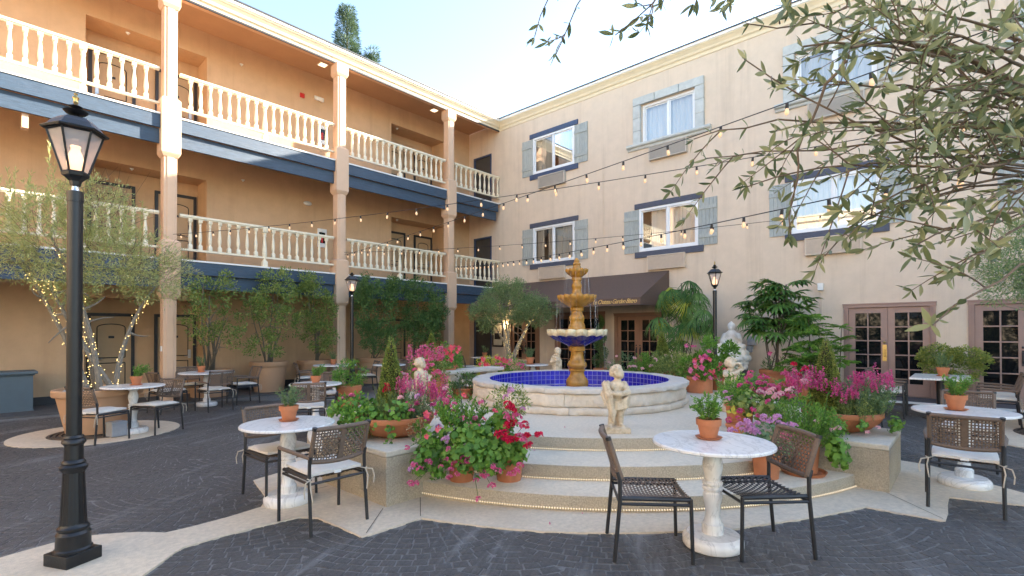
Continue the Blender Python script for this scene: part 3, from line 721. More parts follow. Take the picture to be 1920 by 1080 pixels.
# doors at the corridor ends
for f in FL:
    m = MB(); d = thing('door', None, None, Vector((XW, 14.94, f))-wing2.location); d.parent = wing2
    frame_rect(m, 14.42, 15.46, f-.07, f+2.16, .07, XW-.015, XW+.04); m.build('frame', BOARDN, d, world=True)
    m = MB(); m.box((XW+.045, 14.44, f), (XW+.06, 15.44, f+2.12)); m.build('panel', mat('end_door%d' % int(f*10+1), (.06, .055, .05), .5), d, world=True)
# french doors
def french(y0, y1, z0, z1, mt, name, handle='knob', glow=False, rows=5):
    d = thing('french_door', None, None, Vector((XW, (y0+y1)/2, z0))-wing2.location); d.parent = wing2
    m = MB(); fwid = .10
    for a in (y0, y1-fwid): 
        m.box((XW-.03, a, z0), (XW+.06, a+fwid, z1-.1))
        for k in (.025, .055): m.box((XW-.04, a+k, z0), (XW-.0305, a+k+.018, z1-.1))
    m.box((XW-.035, y0-.01, z1-.098), (XW+.06, y1+.01, z1)); m.box((XW-.05, y0-.02, z1-.03), (XW-.0355, y1+.02, z1)); m.build('frame', mt, d, world=True, bevel=.004)
    mid = (y0+y1)/2
    for a, b in ((y0+fwid+.003, mid-.003), (mid+.003, y1-fwid-.003)):
        zb, zt = z0+.01, z1-.105; st_, tr, br = .13, .13, .28
        m = MB(); m.box((XW+.01, a, zb), (XW+.05, a+st_, zt)); m.box((XW+.01, b-st_, zb), (XW+.05, b, zt)); m.box((XW+.01, a+st_, zt-tr), (XW+.05, b-st_, zt)); m.box((XW+.01, a+st_, zb), (XW+.05, b-st_, zb+br))
        gh = (zt-tr-zb-br)/rows; gy0, gy1 = a+st_, b-st_; cy_ = (gy0+gy1)/2
        m.box((XW+.012, cy_-.014, zb+br), (XW+.045, cy_+.014, zt-tr))
        for k in range(1, rows):
            for p, q in ((gy0, cy_-.014), (cy_+.014, gy1)): m.box((XW+.012, p, zb+br+gh*k-.014), (XW+.045, q, zb+br+gh*k+.014))
        m.build('door_leaf', mt, d, world=True, bevel=.003)
        for k in range(rows):
            for p, q in ((gy0, cy_-.0145), (cy_+.0145, gy1)):
                m = MB(); t = random.uniform(-.004, .004); t2 = random.uniform(-.004, .004)
                m.add([(XW+.03+t, p, zb+br+gh*k), (XW+.03-t, q, zb+br+gh*k), (XW+.03-t+t2, q, zb+br+gh*(k+1)), (XW+.03+t+t2, p, zb+br+gh*(k+1))], [(0, 1, 2, 3)])
                m.build('pane', DGLASS, d, world=True)
    m = MB()
    if handle == 'plate':
        m.box((XW-.002, mid+.02, z0+.80), (XW+.0095, mid+.10, z0+1.18)); m.tube([(XW, mid+.06, z0+.9), (XW-.05, mid+.06, z0+.92), (XW-.05, mid+.06, z0+1.06), (XW, mid+.06, z0+1.08)], .012, 6)
        m.sphere((XW-.02, mid+.06, z0+1.24), .028)
    else:
        for s in (-1, 1): m.box((XW-.004, mid+s*.065-.02, z0+.78), (XW+.0095, mid+s*.065+.02, z0+1.1)); m.tube([(XW, mid+s*.065, z0+.84), (XW-.05, mid+s*.065, z0+.86), (XW-.05, mid+s*.065, z0+1.04), (XW, mid+s*.065, z0+1.06)], .011, 6); m.sphere((XW-.015, mid+s*.065, z0+1.16), .024)
    m.build('handle', BRASS if handle == 'plate' else DARKTRIM, d, world=True)
for i, (a, b, z, t) in enumerate(FD): french(a, b, z, t, MAUVE if i < 2 else BROWND, 'french', 'plate' if i == 0 else 'pull')
m = MB(); m.box((XW-.012, -16, -.1), (XW-.002, 14.0, .14)); 
# awning with lettering
aw = thing('awning', 'brown canvas bistro awning with gold script lettering over the doors', 'awning', (XW, 10.4, 2.4))
ya, yb, xo, zt, zv, zb = 6.83, 13.86, 12.8, 3.46, 2.56, 2.35
m = MB(); n = 10
for i in range(n):
    p, q = ya+(yb-ya)*i/n, ya+(yb-ya)*(i+1)/n
    m.add([(XW-.004, p, zt), (XW-.004, q, zt), (xo, q, zv), (xo, p, zv)], [(0, 1, 2, 3)])
m.build('canopy', AWN, aw, world=True)
m = MB(); m.box((xo-.006, ya, zb), (xo, yb, zv)); m.build('valance', AWN, aw, world=True)
for y in (ya, yb-.006):
    m = MB(); m.extr([(XW-.005, zt), (xo+.001, zv), (xo+.001, zb), (XW-.005, zb)], y, y+.006, lambda a, b, d: (a, d, b)); m.build('side_panel', AWN, aw, world=True)
m = MB(); m.tube([(xo+.02, ya+.02, zb+.02), (xo+.02, yb-.02, zb+.02)], .012, 6); m.tube([(XW-.03, ya+.03, zt-.05), (xo+.03, ya+.03, zv-.03)], .012, 6); m.tube([(XW-.03, ya+.04, zb+.02), (xo+.02, ya+.04, zb+.02)], .012, 6); m.build('awning_frame', GREYB, aw, world=True)
fc = bpy.data.curves.new('lettering', 'FONT'); fc.body = 'Le Chateau Garden Bistro'; fc.size = .2; fc.shear = .5; fc.space_character = .86; fc.extrude = .001; fc.align_x = 'CENTER'
fo = bpy.data.objects.new('lettering_source', fc); COL.objects.link(fo); dg = bpy.context.evaluated_depsgraph_get()
me = bpy.data.meshes.new_from_object(fo.evaluated_get(dg)); bpy.data.objects.remove(fo); me.materials.clear(); me.materials.append(GOLD); me.name = 'lettering'
lt = put('lettering', me, aw); wdt = max(v.co.x for v in me.vertices)-min(v.co.x for v in me.vertices)
k = 1.46/wdt; lt.matrix_local = Matrix.Translation(Vector((xo-.012, 7.68, 2.41))-aw.location) @ Matrix(((0, 0, -1, 0), (-1, 0, 0, 0), (0, 1, 0, 0), (0, 0, 0, 1))) @ Matrix.Diagonal((k, k*1.12, 1, 1))

# far wing across the courtyard, behind the camera: seen as reflections in the windows, returns sunlight
m = MB(); m.box((-13.0, -8, -.2), (-12.6, 13.9, 10)); ow = tag(m.build('courtyard_wall', mat('bounce_wall_paint', (.78, .66, .50), .85, .05, 3)), 'sunlit cream wing across the courtyard, mirrored in the window panes', kind='structure')  # paint lightened past the cream stucco to bounce more warm light
m = MB()
for z in (3.3, 6.65): m.box((-12.59, -8, z-.5), (-12.45, 13.9, z)); 
m.build('fascia_board', FASC, ow)
m = MB(); m.box((-12.59, -8, 9.6), (-12.35, 13.9, 10.02)); m.build('cornice', TRIM, ow)
for y in np.arange(-6, 13, 3.6):
    for z in (.9, 4.2, 7.5):
        m = MB(); m.box((-12.59, y, z), (-12.57, y+1.6, z+1.3)); m.build('window', DGLASS, ow)

# ---- small fixtures
def small(name, label, cat, mt, fn, loc, group=None):
    t = MB(); fn(t); o = t.build(name, mt); o.location = loc; tag(o, label, cat, group); return o
t = thing('fire_alarm', 'red fire alarm box on the top balcony wall', 'fire alarm', (7.36, YB, 9.13)); m = MB(); m.box((-.07, -.05, -.07), (.07, -.001, .07)); m.build('housing', RED, t, bevel=.01); m = MB(); m.sphere((.0, -.05, 0), .045); m.build('sounder', RED, t, True)
t = thing('emergency_light', 'white twin emergency light beside the red fire alarm', 'emergency light', (7.91, YB, 9.2)); m = MB(); m.box((-.16, -.07, -.06), (.16, -.001, .06)); m.build('housing', PLASTIC, t, bevel=.015)
m = MB(); m.sphere((-.09, -.08, -.05), .05); m.sphere((.09, -.08, -.05), .05); m.build('lamp_head', WHITE, t, True)
t = thing('wall_lamp', 'oval white bulkhead lamp on the second floor balcony wall', 'wall lamp', (7.54, YB, 5.72)); m = MB(); m.sphere((0, -.03, 0), .14, 12, 8, sc=(1, .45, .5)); m.build('diffuser', PLASTIC, t, True)
for z, lab in ((8.0, 'top'), (4.62, 'second')):
    t = thing('extinguisher_cabinet', 'white extinguisher cabinet on the %s floor balcony wall' % lab, 'cabinet', (8.02, YB, z)); m = MB(); y_ = 0
    for a in ((-.15, -.11, -.25, .35), (.11, .15, -.25, .35), (-.11, .11, .24, .35), (-.11, .11, -.25, -.12)): m.box((a[0], -.06, a[2]), (a[1], -.001, a[3]))
    m.build('frame', PLASTIC, t); m = MB(); m.box((-.11, -.03, -.12), (.11, -.02, .24)); m.build('pane', DGLASS, t); m = MB(); m.tube([(0, -.04, -.1), (0, -.04, .12)], .035, 8); m.build('extinguisher', RED, t)
for x in (7.64, 12.05):
    t = thing('ceiling_light', 'lit square ceiling light by the %s balcony column' % ('middle' if x < 10 else 'farthest'), 'ceiling light', (x, 14.93, 9.948), 0, 'ceiling lights of the top balcony'); m = MB(); m.box((-.13, -.13, -.02), (.13, .13, 0)); m.build('frame', WHITE, t); m = MB(); m.box((-.1, -.1, -.026), (.1, .1, -.0205)); m.build('diffuser', PANEL, t)
for x, y, z, lab in ((2.9, 15.9, 9.255, 'top left recess'), (11.1, 15.95, 9.255, 'top right recess'), (3.0, 15.95, 5.815, 'second floor left recess'), (11.1, 15.95, 5.815, 'second floor right recess'), (5.55, 15.72, 9.42, 'top floor balcony wall'), (5.6, 15.72, 6.05, 'second floor balcony wall')):
    t = MB(); t.lathe([(.0, 0), (.05, 0), (.04, -.02), (.015, -.03), (.02, -.05), (0, -.055)], n=10); o = t.build('sprinkler', PLASTIC, smooth=True); o.location = (x, y, z-.002); tag(o, 'small white sprinkler in the '+lab, 'sprinkler', 'fire sprinklers')
t = MB(); t.box((-.05, 0, -.28), (.05, .2, 0)); o = t.build('bracket', COLUMN); o.location = (.9, 14.05, 6.0); tag(o, 'orange painted beam end under the upper fascia at the far left', 'bracket')
t = thing('framed_picture', 'dark framed picture on the wall left of the lit sconce', 'picture', (XW, 14.06, 1.5)); m = MB(); frame_rect(m, -.3, .3, -.5, .5, .06, -.04, -.002); m.build('frame', DARKTRIM, t); m = MB(); m.box((-.02, -.24, -.44), (-.004, .24, .44)); m.build('print', PICT, t); m = MB(); m.box((-.024, -.18, -.2), (-.0205, .18, .05)); m.build('drawing', DARKTRIM, t)
t = thing('wall_sconce', 'small lit sconce glowing on the wall behind the olive tree', 'sconce', (XW, 13.62, 1.75)); m = MB(); m.box((-.03, -.04, -.1), (-.001, .04, .1)); m.build('backplate', DARKTRIM, t); m = MB(); m.lathe([(.03, 0), (.06, .14)], (-.08, 0, -.05), 12); m.build('shade', FLAME, t, True)
pl = bpy.data.lights.new('sconce_light', 'POINT'); pl.energy = 4; pl.color = (1, .72, .4); pl.shadow_soft_size = .05; po = bpy.data.objects.new('sconce_light', pl); COL.objects.link(po); po.location = (XW-.13, 13.62, 1.85)
t = thing('meter_box', 'grey electric boxes on the wall right of the white seated statue', 'electric box', (XW, 4.45, 1.2)); m = MB(); m.box((-.12, -.1, .02), (-.002, .1, .27)); m.build('housing', GREYB, t, bevel=.006); m = MB(); m.box((-.1, -.02, -.17), (-.002, .13, .0)); m.build('socket_cover', GREYB, t, bevel=.01)
t = thing('speaker_box', 'small white box high on the wall left of the mauve doors', 'wall box', (XW, 2.82, 2.62)); m = MB(); m.box((-.1, -.06, 0), (-.002, .06, .18)); m.build('housing', PLASTIC, t, bevel=.008); m = MB(); m.tube([(-.012, 0, 0), (-.012, 0, -1.2)], .009, 6); m.build('conduit', CREAM, t)
o = MB(); o.tube([(XW-.012, 9.14, 3.4), (XW-.012, 9.14, 6.9)], .008, 6); tag(o.build('conduit', CREAM), 'thin painted conduit running up the cream wall above the awning', 'conduit')
t = thing('doorbell', 'small white box on the nearest column', 'doorbell', (3.355-.136, 13.98, 1.16)); m = MB(); m.box((-.03, -.03, 0), (0, .03, .12)); m.build('housing', PLASTIC, t)
t = thing('cabinet', 'blue grey painted serving cabinet at the far left', 'cabinet', (0, 15.1, -.1)); m = MB(); m.box((-1.6, -.28, 0), (1.1, .35, .80)); m.box((-1.6, -.295, 0), (1.115, -.2805, .07)); m.build('body', CABIN, t, bevel=.006); m = MB(); m.box((-1.65, -.34, .82), (1.17, .4, .88)); m.box((-1.62, -.31, .79), (1.13, .37, .8195)); m.build('top', CABIN, t, bevel=.012)

# ------------------------------------------------------------------ fountain
fo = thing('fountain', 'three tiered ochre and blue fountain in a round stone basin', 'fountain', (FX, FY, .43))
rs = np.random.default_rng(5)
def ring_blocks(name, prof, n, gap, mt, ph):
    for i in range(n):
        a0 = 2*pi*i/n+ph+gap; a1 = 2*pi*(i+1)/n+ph-gap; dr = rs.normal()*.010; dz = rs.normal()*.003
        ns = max(6, int(170/n)); V = []; k = len(prof)
        m = MB(); sd = rs.random()*9
        m.lathe([(r+(dr if r > 1.5 else 0), z) for r, z in prof], n=ns, a0=a0, a1=a1, fr=lambda r, z, q: r+(.011*sin(q*19+sd+z*9)+.008*sin(q*47+z*40+sd)+.005*sin(q*101-z*70) if r > 1.6 else 0), fz=lambda r, z, q: z+.003*sin(q*31+sd))
        m.build(name, mt, fo, True, angle=50)
ring_blocks('base_stone', [(1.55, .0), (1.815, .0), (1.83, .012), (1.832, .07), (1.82, .092), (1.795, .104), (1.55, .104)], 14, .0012, BASIN, .1)
ring_blocks('wall_stone', [(1.55, .107), (1.785, .107), (1.800, .118), (1.806, .17), (1.804, .24), (1.793, .283), (1.775, .294), (1.55, .294)], 13, .0018, BASIN, .27)
ring_blocks('coping_stone', [(1.54, .297), (1.81, .297), (1.826, .305), (1.83, .352), (1.818, .372), (1.56, .378), (1.54, .372)], 13, .0012, COPING, .12)
m = MB(); m.lathe([(1.535, .02), (1.535, .372), (1.545, .372), (1.545, .02)], n=100); m.build('grout', GROUT, fo, True)
m = MB(); m.lathe([(1.60, .0), (1.60, .37)], n=40, caps=False); m.build('core', BASIN, fo, True)
NT = 100
for k in range(3):
    da = 2*pi/NT; gp = .0024
    m = MB(); m.lathe([(1.529, .105+k*.089), (1.529, .188+k*.089)], n=1, a0=-da/2+gp, a1=da/2-gp, caps=False)
    m.lathe([(1.536, .105+k*.089), (1.529, .105+k*.089)], n=1, a0=-da/2+gp, a1=da/2-gp, caps=False)
    tme = m.mesh('tile', TILE)
    for i in range(NT):
        o = put('tile', tme, fo); o.rotation_euler = (0, 0, i*da)
m = MB(); m.lathe([(0, .03), (1.53, .03)], n=60); m.build('basin_floor', BLUEG, fo)
wm = bpy.data.materials.new('basin_water'); wm.use_nodes = True; n_, l_ = wm.node_tree.nodes, wm.node_tree.links
bs = n_['Principled BSDF']; bs.inputs['Base Color'].default_value = (.03, .03, .32, 1); bs.inputs['Roughness'].default_value = .04
nz = n_.new('ShaderNodeTexNoise'); nz.inputs['Scale'].default_value = 9; bp = n_.new('ShaderNodeBump'); bp.inputs['Strength'].default_value = .12; bp.inputs['Distance'].default_value = .03
tc = n_.new('ShaderNodeTexCoord'); l_.new(tc.outputs['Object'], nz.inputs[0]); l_.new(nz.outputs[0], bp.inputs['Height']); l_.new(bp.outputs[0], bs.inputs['Normal'])
m = MB(); m.lathe([(.17, 0), (1.529, 0)], n=80, caps=False); wt = m.build('water', wm); wt.location = (FX, FY, .525); tag(wt, 'still blue water in the fountain basin', kind='structure')
# pedestal drum
m = MB(); m.lathe([(.165, .02), (.165, .205), (.0, .205)], n=36); m.build('grout', GROUT, fo, True)
for i in range(12):
    da = 2*pi/12; m = MB(); m.lathe([(.168, .06), (.174, .065), (.174, .196), (.168, .2)], n=3, a0=i*da+.04, a1=(i+1)*da-.04, caps=False); m.build('drum_tile', TILE, fo, True)
def zz(prof): return [(r, z-.43) for r, z in prof]
m = MB(); m.lathe(zz([(.165, .635), (.186, .645), (.196, .68), (.196, .735), (.178, .775), (.135, .83), (.122, .87), (.124, .905), (.142, .915), (.142, .935), (.13, .945), (.165, .985), (.172, 1.02), (.165, 1.05), (.135, 1.085), (.118, 1.13), (.108, 1.20), (.112, 1.255), (.137, 1.265), (.14, 1.33), (.125, 1.345)]), n=32); m.build('pedestal', OCHRE, fo, True)
m = MB(); m.lathe(zz([(.14, 1.60), (.146, 1.68), (.138, 1.71), (.118, 1.755), (.128, 1.80), (.133, 1.84), (.122, 1.875), (.098, 1.905), (.093, 1.95), (.115, 1.965), (.118, 2.01), (.105, 2.02)]), n=32); m.build('pedestal', OCHRE, fo, True)
m = MB(); m.lathe(zz([(.095, 2.19), (.098, 2.255), (.086, 2.28), (.074, 2.33), (.088, 2.375), (.093, 2.40), (.085, 2.43), (.068, 2.455), (.07, 2.49), (.086, 2.50), (.088, 2.53), (.08, 2.55)]), n=28); m.build('pedestal', OCHRE, fo, True)
m = MB(); m.lathe(zz([(.075, 2.62), (.085, 2.69), (.07, 2.72), (.062, 2.76), (.07, 2.775), (.062, 2.80), (.045, 2.82), (.05, 2.835), (.035, 2.86), (.02, 2.885), (0, 2.89)]), n=24); m.build('finial', OCHRE, fo, True)
CREAMG = mat('cream_glaze', (.70, .60, .38), .25, .15, 12, damt=.9, dark=(.42, .24, .04), dscale=9)
STREAK = mat('blue_ochre_glaze', (.022, .024, .18), .2, .2, 14, damt=.55, dark=(.45, .36, .14), dscale=5, stretch=(1, 1, .25))
def bowl(r0, z0, r1, z1, zr, nl, mats, lip):
    f = lambda r, z, q: r*(1+.055*min(1, max(0, (r-r0)/(r1-r0)))*(abs(cos(q*nl/2))*2-1.2))
    g_ = lambda r, z, q: z+(.35*lip*(abs(cos(q*nl/2))-.5) if abs(z-(zr-.43)) < .035 else 0)
    o = zz([(r0*.6, z0), (r0, z0), (r0+(r1-r0)*.35, z0+(z1-z0)*.33), (r0+(r1-r0)*.75, z0+(z1-z0)*.68), (r1*.965, z1)])
    m = MB(); m.lathe(o, n=nl*8, fr=f, fz=g_, caps=False); m.build('bowl', mats[0], fo, True, angle=60)
    o = zz([(r1*.965, z1), (r1, z1+.01), (r1*1.02, zr-.01), (r1*1.0, zr), (r1*.95, zr-.012), (r1*.8, z1), (r0*.9, z0+.06)])
    m = MB(); m.lathe(o, n=nl*8, fr=f, fz=lambda r, z, q: z+(-.5*lip*(1-abs(cos(q*nl/2)))if r > r1*.9 and z < zr-.43-.03 else g_(r, z, q)-z), caps=False); m.build('rim', mats[1], fo, True, angle=60)
bowl(.14, 1.345, .50, 1.535, 1.635, 16, (STREAK, CREAMG), .045)
bowl(.115, 2.02, .325, 2.165, 2.235, 16, (OCHRE, OCHRE), .04)
bowl(.08, 2.545, .19, 2.64, 2.69, 12, (OCHRE, OCHRE), .035)
WATER = mat('falling_water', (.8, .85, .9), .1, 0); WATER.node_tree.nodes['Principled BSDF'].inputs['Alpha'].default_value = .16
m = MB()
for R, z0, z1, nn in ((.20, 2.64, 2.24, 14), (.345, 2.19, 1.64, 16), (.52, 1.60, .53, 8)):
    for i in range(nn):
        q = 2*pi*i/nn+rs.normal()*.12; w0 = rs.uniform(.0015, .003)
        m.tube([(R*(1+.09*t)*cos(q+.01*sin(9*t+i)), R*(1+.09*t)*sin(q+.01*sin(9*t+i)), z0-.43+(z1-z0)*t) for t in np.linspace(0, 1, 8)], [w0*(1+.4*sin(7*t+i)) for t in range(8)], 4)
tag(m.build('falling_water', WATER, fo, True), kind='stuff')

# ------------------------------------------------------------------ bench
bn = thing('stone_bench', 'pale stone bench with carved legs left of the fountain', 'bench', (6.65, 7.12, .43), radians(3))
m = MB(); m.box((-.75, -.2, .40), (.75, .2, .47)); m.build('seat', COPING, bn, bevel=.02)
for s in (-1, 1):
    m = MB(); m.lathe([(.16, 0), (.16, .05), (.10, .10), (.13, .2), (.17, .30), (.18, .40)], (s*.5, 0, 0), 12, fr=lambda r, z, q: r*(1+.1*cos(5*q+z*20))); m.build('leg', BASIN, bn, True)

# ------------------------------------------------------------------ tables, pots on them
tabs = {}
def table_round(name_lab, x, y, R, H=.755, z=None):
    t = thing('round_table', name_lab, 'table', (x, y, gz(x, y)+.012 if z is None else z), random.uniform(0, 6), 'round marble bistro tables')
    m = MB(); m.lathe([(0, H-.03), (R-.02, H-.03), (R, H-.022), (R, H-.008), (R-.008, H), (0, H)], n=56); m.build('tabletop', MARB, t, True)
    m = MB(); m.lathe([(.072, .09), (.076, .10), (.076, .165), (.060, .18), (.051, .23), (.056, .30), (.070, .365), (.066, .395), (.055, .405), (.055, .412), (.072, .418), (.074, .432), (.066, .44), (.056, .443), (.056, .449), (.072, .455), (.074, .47), (.066, .478), (.055, .482), (.064, .53), (.074, .58), (.070, .625), (.054, .68), (.055, .69), (.070, .70), (.076, .712), (.076, H-.03)], n=24); m.build('pedestal', MARB, t, True)
    m = MB(); m.lathe([(0, 0), (.205, 0), (.215, .015), (.215, .06), (.20, .08), (.19, .085), (.185, .092), (.09, .095), (0, .095)], n=40); m.build('base', MARB, t, True)
    tabs[name_lab] = t; return t
def herb(P, seed, kind):
    pass
def herb_pot(label, x, y, z, k=1.0, style=0, seed=0, saucer=True):
    t = thing('potted_herb', label, 'potted herb', (x, y, z), random.uniform(0, 6), 'herbs in terracotta pots on the tables')
    b = .012 if saucer else 0
    if saucer: m = MB(); m.lathe([(0, 0), (.052*k, 0), (.066*k, .016), (.060*k, .016), (.050*k, .008), (0, .008)], n=24); m.build('saucer', TERRA, t, True)
    m = MB(); m.lathe([(0, b), (.040*k, b), (.053*k, b+.062*k), (.060*k, b+.062*k), (.062*k, b+.094*k), (.056*k, b+.094*k), (.052*k, b+.078*k), (0, b+.078*k)], n=24); m.build('pot', TERRA, t, True)
    m = MB(); m.lathe([(0, b+.08*k), (.052*k, b+.08*k)], n=16); m.build('soil', SOIL, t)
    r = np.random.default_rng(seed); P = []; D = []
    m = MB(); ns = 22 if style != 1 else 14
    for i in range(ns):
        a = r.uniform(0, 2*pi); h = r.uniform(.07, .15)*k*(1.25 if style == 1 else 1); sp = r.uniform(.01, .075)*k
        lean = np.array([.05*k, .02*k, 0]) if style == 2 else np.zeros(3)
        p0 = np.array([.02*k*cos(a), .02*k*sin(a), b+.078*k]); p2 = p0+np.array([sp*cos(a), sp*sin(a), h])+lean; p1 = (p0+p2)/2+np.array([0, 0, .02*k])
        m.tube([p0, p1, p2], .0012*k, 3)
        for s in np.linspace(.15, 1, 12):
            c = p0*(1-s)**2+2*p1*s*(1-s)+p2*s*s
            for q in range(3): P.append(c); D.append(r.normal(size=3)*.8+np.array([0, 0, .55]))
    m.build('stems', STEMG, t)
    leaves('leaves', P, D, .022*k, .33 if style else .22, [L_GREY, L_GREY, L_GREEN, L_GREEN][style], t, seed=seed)
    return t
TB = [('round marble table nearest the camera between the two cushionless chairs', 3.80, 1.445, .43, .775),
      ('round marble table in front of the left flower bowl', 2.13, 4.83, .42, .755),
      ('round marble table at the right between two cushioned chairs', 7.0, .08, .43, .77),
      ('round marble table beside the big planter with fairy lights', 1.97, 10.28, .44, .78),
      ('round marble table by the nearest balcony column', 3.85, 12.95, .56, .77),
      ('round marble table behind the left flower bowl', 4.28, 8.60, .44, .74),
      ('round marble table by the middle column under the balcony', 7.05, 13.05, .58, .78),
      ('round marble table behind the fountain basin before the olive planter', 10.55, 8.85, .42, .76),
      ('round marble table by the framed picture in the far corner', 12.6, 12.9, .42, .78),
      ('round marble table half hidden behind the left cone topiary', 8.1, 12.0, .45, .77)]
PT = [('herb pot on the nearest marble table', .06, .05, 1.5, 3), ('round grey green herb pot on the table left of the flower bowl', .05, .10, 1.45, 0), ('leaning feathery herb pot on the right hand marble table', -.03, .06, 1.55, 2),
      ('leaning herb pot on the table by the fairy light planter', .05, .05, 1.45, 2), ('small herb pot on the table by the nearest column', -.1, .05, 1.4, 1), ('spreading herb pot on the table behind the left flower bowl', -.06, -.12, 1.4, 2),
      ('small herb pot on the table by the middle column', .0, .1, 1.35, 1), ('herb pot on the table behind the fountain basin', .0, .1, 1.9, 0), ('tiny herb pot on the table by the framed picture', .1, 0, 1.5, 1), ('herb pot on the table behind the left cone topiary', .12, 0, 1.6, 0)]
for i, (tb, pt) in enumerate(zip(TB, PT)):
    t = table_round(*tb); herb_pot(pt[0], tb[1]+pt[1], tb[2]+pt[2], t.location.z+tb[4]+.001, pt[3], pt[4], 40+i)
t = thing('square_table', 'square marble table by the mauve doors with a herb pot', 'table', (12.1, .45, 0))
m = MB(); m.box((-.62, -.41, .735), (.62, .41, .77)); m.build('tabletop', MARB, t, bevel=.01)
m = MB(); m.lathe([(.06, 0), (.06, .735)], n=16); m.build('pedestal', FRAME, t, True); m = MB(); m.lathe([(0, 0), (.28, 0), (.28, .02), (.06, .04)], n=24); m.build('base', FRAME, t, True)
herb_pot('herb pot on the square marble table', 12.2, .42, .771, 1.6, 1, 77)

# ------------------------------------------------------------------ chairs
def strap(m, P, Wd, th=.003):
    """flat strap along points P with half-width vectors Wd"""
    n = len(P); V = []
    for p, w_ in zip(P, Wd):
        p = Vector(p); w_ = Vector(w_); V += [p-w_, p+w_]
    m.add(V, [(2*i, 2*i+1, 2*i+3, 2*i+2) for i in range(n-1)])
def back_pt(u, v):   # u -1..1 across, v 0..1 up
    hw = .235; z = .575+.265*v; y = -.235-.085*v-.028*(1-u*u)
    return (u*hw, y, z-.012*(1-v)*(1-u*u)*1.5)
def seat_pt(u, v):   # v 0 back .. 1 front
    return (u*.225, -.22+.46*v, .445-.030*(1-u*u)*(1-(2*v-1)**2*.6))
def weave(fn, nu, nv, wu, wv, du, dv, normal):
    m = MB()
    for i in range(nu):
        u = -1+2*(i+.5)/nu; P = []; W = []
        for k in range(2*nv+1):
            v = k/(2*nv); o = .004*(1 if (i+k//2) % 2 else -1)
            p = Vector(fn(u, v))+Vector(normal)*o; P.append(p); W.append((wu, 0, 0))
        strap(m, P, W)
    for j in range(nv):
        v = (j+.5)/nv; P = []; W = []
        for k in range(nu+1):
            u = -1+2*k/nu; o = .004*(-1 if (j+k) % 2 else 1)
            p = Vector(fn(u, v))+Vector(normal)*o; P.append(p); W.append(tuple(Vector(dv)*wv))
        strap(m, P, W)
    return m
CM = {}
def T(P, r, n=8): 
    m = MB(); m.tube(P, r, n); return m
for s in (-1, 1):
    CM['leg_f%d' % s] = T([(s*.245, .245, 0), (s*.24, .235, .44)], .0135).mesh('leg', FRAME, True)
    CM['leg_fa%d' % s] = T([(s*.275, .245, 0), (s*.275, .235, .62)], .0145).mesh('leg', FRAME, True)
    CM['leg_b%d' % s] = T([(s*.25, -.285, 0), (s*.245, -.245, .42), (s*.243, -.245, .56), (s*.242, -.262, .62)], .0145).mesh('leg', FRAME, True)
    CM['arm%d' % s] = T([(s*.275, .245, .625), (s*.278, .06, .625), (s*.262, -.15, .618), (s*.246, -.262, .605)], [.016, .017, .017, .013]).mesh('arm', STRAP, True)
m = MB()
for s in (-1, 1): m.tube([(s*.24, .24, .40), (s*.245, -.245, .40)], .011, 6); m.tube([(s*.235, .235, .435), (s*.235, -.24, .435)], .016, 8)
m.tube([(-.24, .235, .40), (.24, .235, .40)], .011, 6); m.tube([(-.245, -.245, .40), (.245, -.245, .40)], .011, 6)
CM['seat_frame'] = m.mesh('seat_frame', FRAME, True)
m = MB(); 
for v in (0, 1): m.tube([back_pt(u, v) for u in np.linspace(-1, 1, 9)], .019, 8)
for u in (-1, 1): m.tube([back_pt(u, v) for v in np.linspace(0, 1, 5)], .0185, 8)
CM['back_frame'] = m.mesh('back_frame', STRAP, True)
for u in (-1, 1):
    m = MB(); m.tube([Vector(back_pt(u, 1))+Vector((u*.004, 0, -.004)), Vector(back_pt(u, 1))+Vector((u*.004, -.006, .020))], .0195, 8)
    CM['cap%d' % u] = m.mesh('cap', FRAME, True)
wb_ = weave(back_pt, 21, 11, .0056, .0058, None, (0, -.3, .95), (0, 1, .3)); strap(wb_, [Vector(back_pt(0, v))+Vector((0, -.008, 0)) for v in np.linspace(0, 1, 5)], [(.02, 0, 0)]*5)
CM['woven_back'] = wb_.mesh('woven_back', STRAP)
CM['woven_seat'] = weave(seat_pt, 20, 18, .0075, .0072, None, (0, 1, 0), (0, 0, 1)).mesh('woven_seat', STRAP)
CM['woven_seat_dark'] = weave(seat_pt, 20, 18, .0075, .0072, None, (0, 1, 0), (0, 0, 1)).mesh('woven_seat', STRAPD)
m = MB(); NX, NY = 10, 10; V = []; F = []
for k, zs in ((0, 0), (1, 1)):
    for j in range(NY+1):
        for i in range(NX+1):
            u, v = -1+2*i/NX, -1+2*j/NY; e = (1-u**8)*(1-v**8)
            V.append((u*.228*(1-.03*(v*v)), -.005+v*.232*(1-.02*u*u), .455+(.020 if zs else 0)+(1 if zs else -1)*.016*e**.6+.012*(v+1)*.3+.004*sin(5*u+3*v)*zs))
n1 = (NX+1)*(NY+1)
for k in (0, 1):
    for j in range(NY):
        for i in range(NX):
            a = k*n1+j*(NX+1)+i; F.append((a, a+1, a+NX+2, a+NX+1))
bd = [i for i in range(NX+1)]+[j*(NX+1)+NX for j in range(1, NY+1)]+[NY*(NX+1)+i for i in range(NX-1, -1, -1)]+[j*(NX+1) for j in range(NY-1, 0, -1)]
F += [(bd[i], bd[(i+1) % len(bd)], n1+bd[(i+1) % len(bd)], n1+bd[i]) for i in range(len(bd))]
m.add(V, F); CM['cushion'] = m.mesh('cushion', CUSH, True, 70)
m = MB(); m.box((-.03, -.243, .447), (.03, -.238, .468)); CM['tag'] = m.mesh('care_label', WHITE)
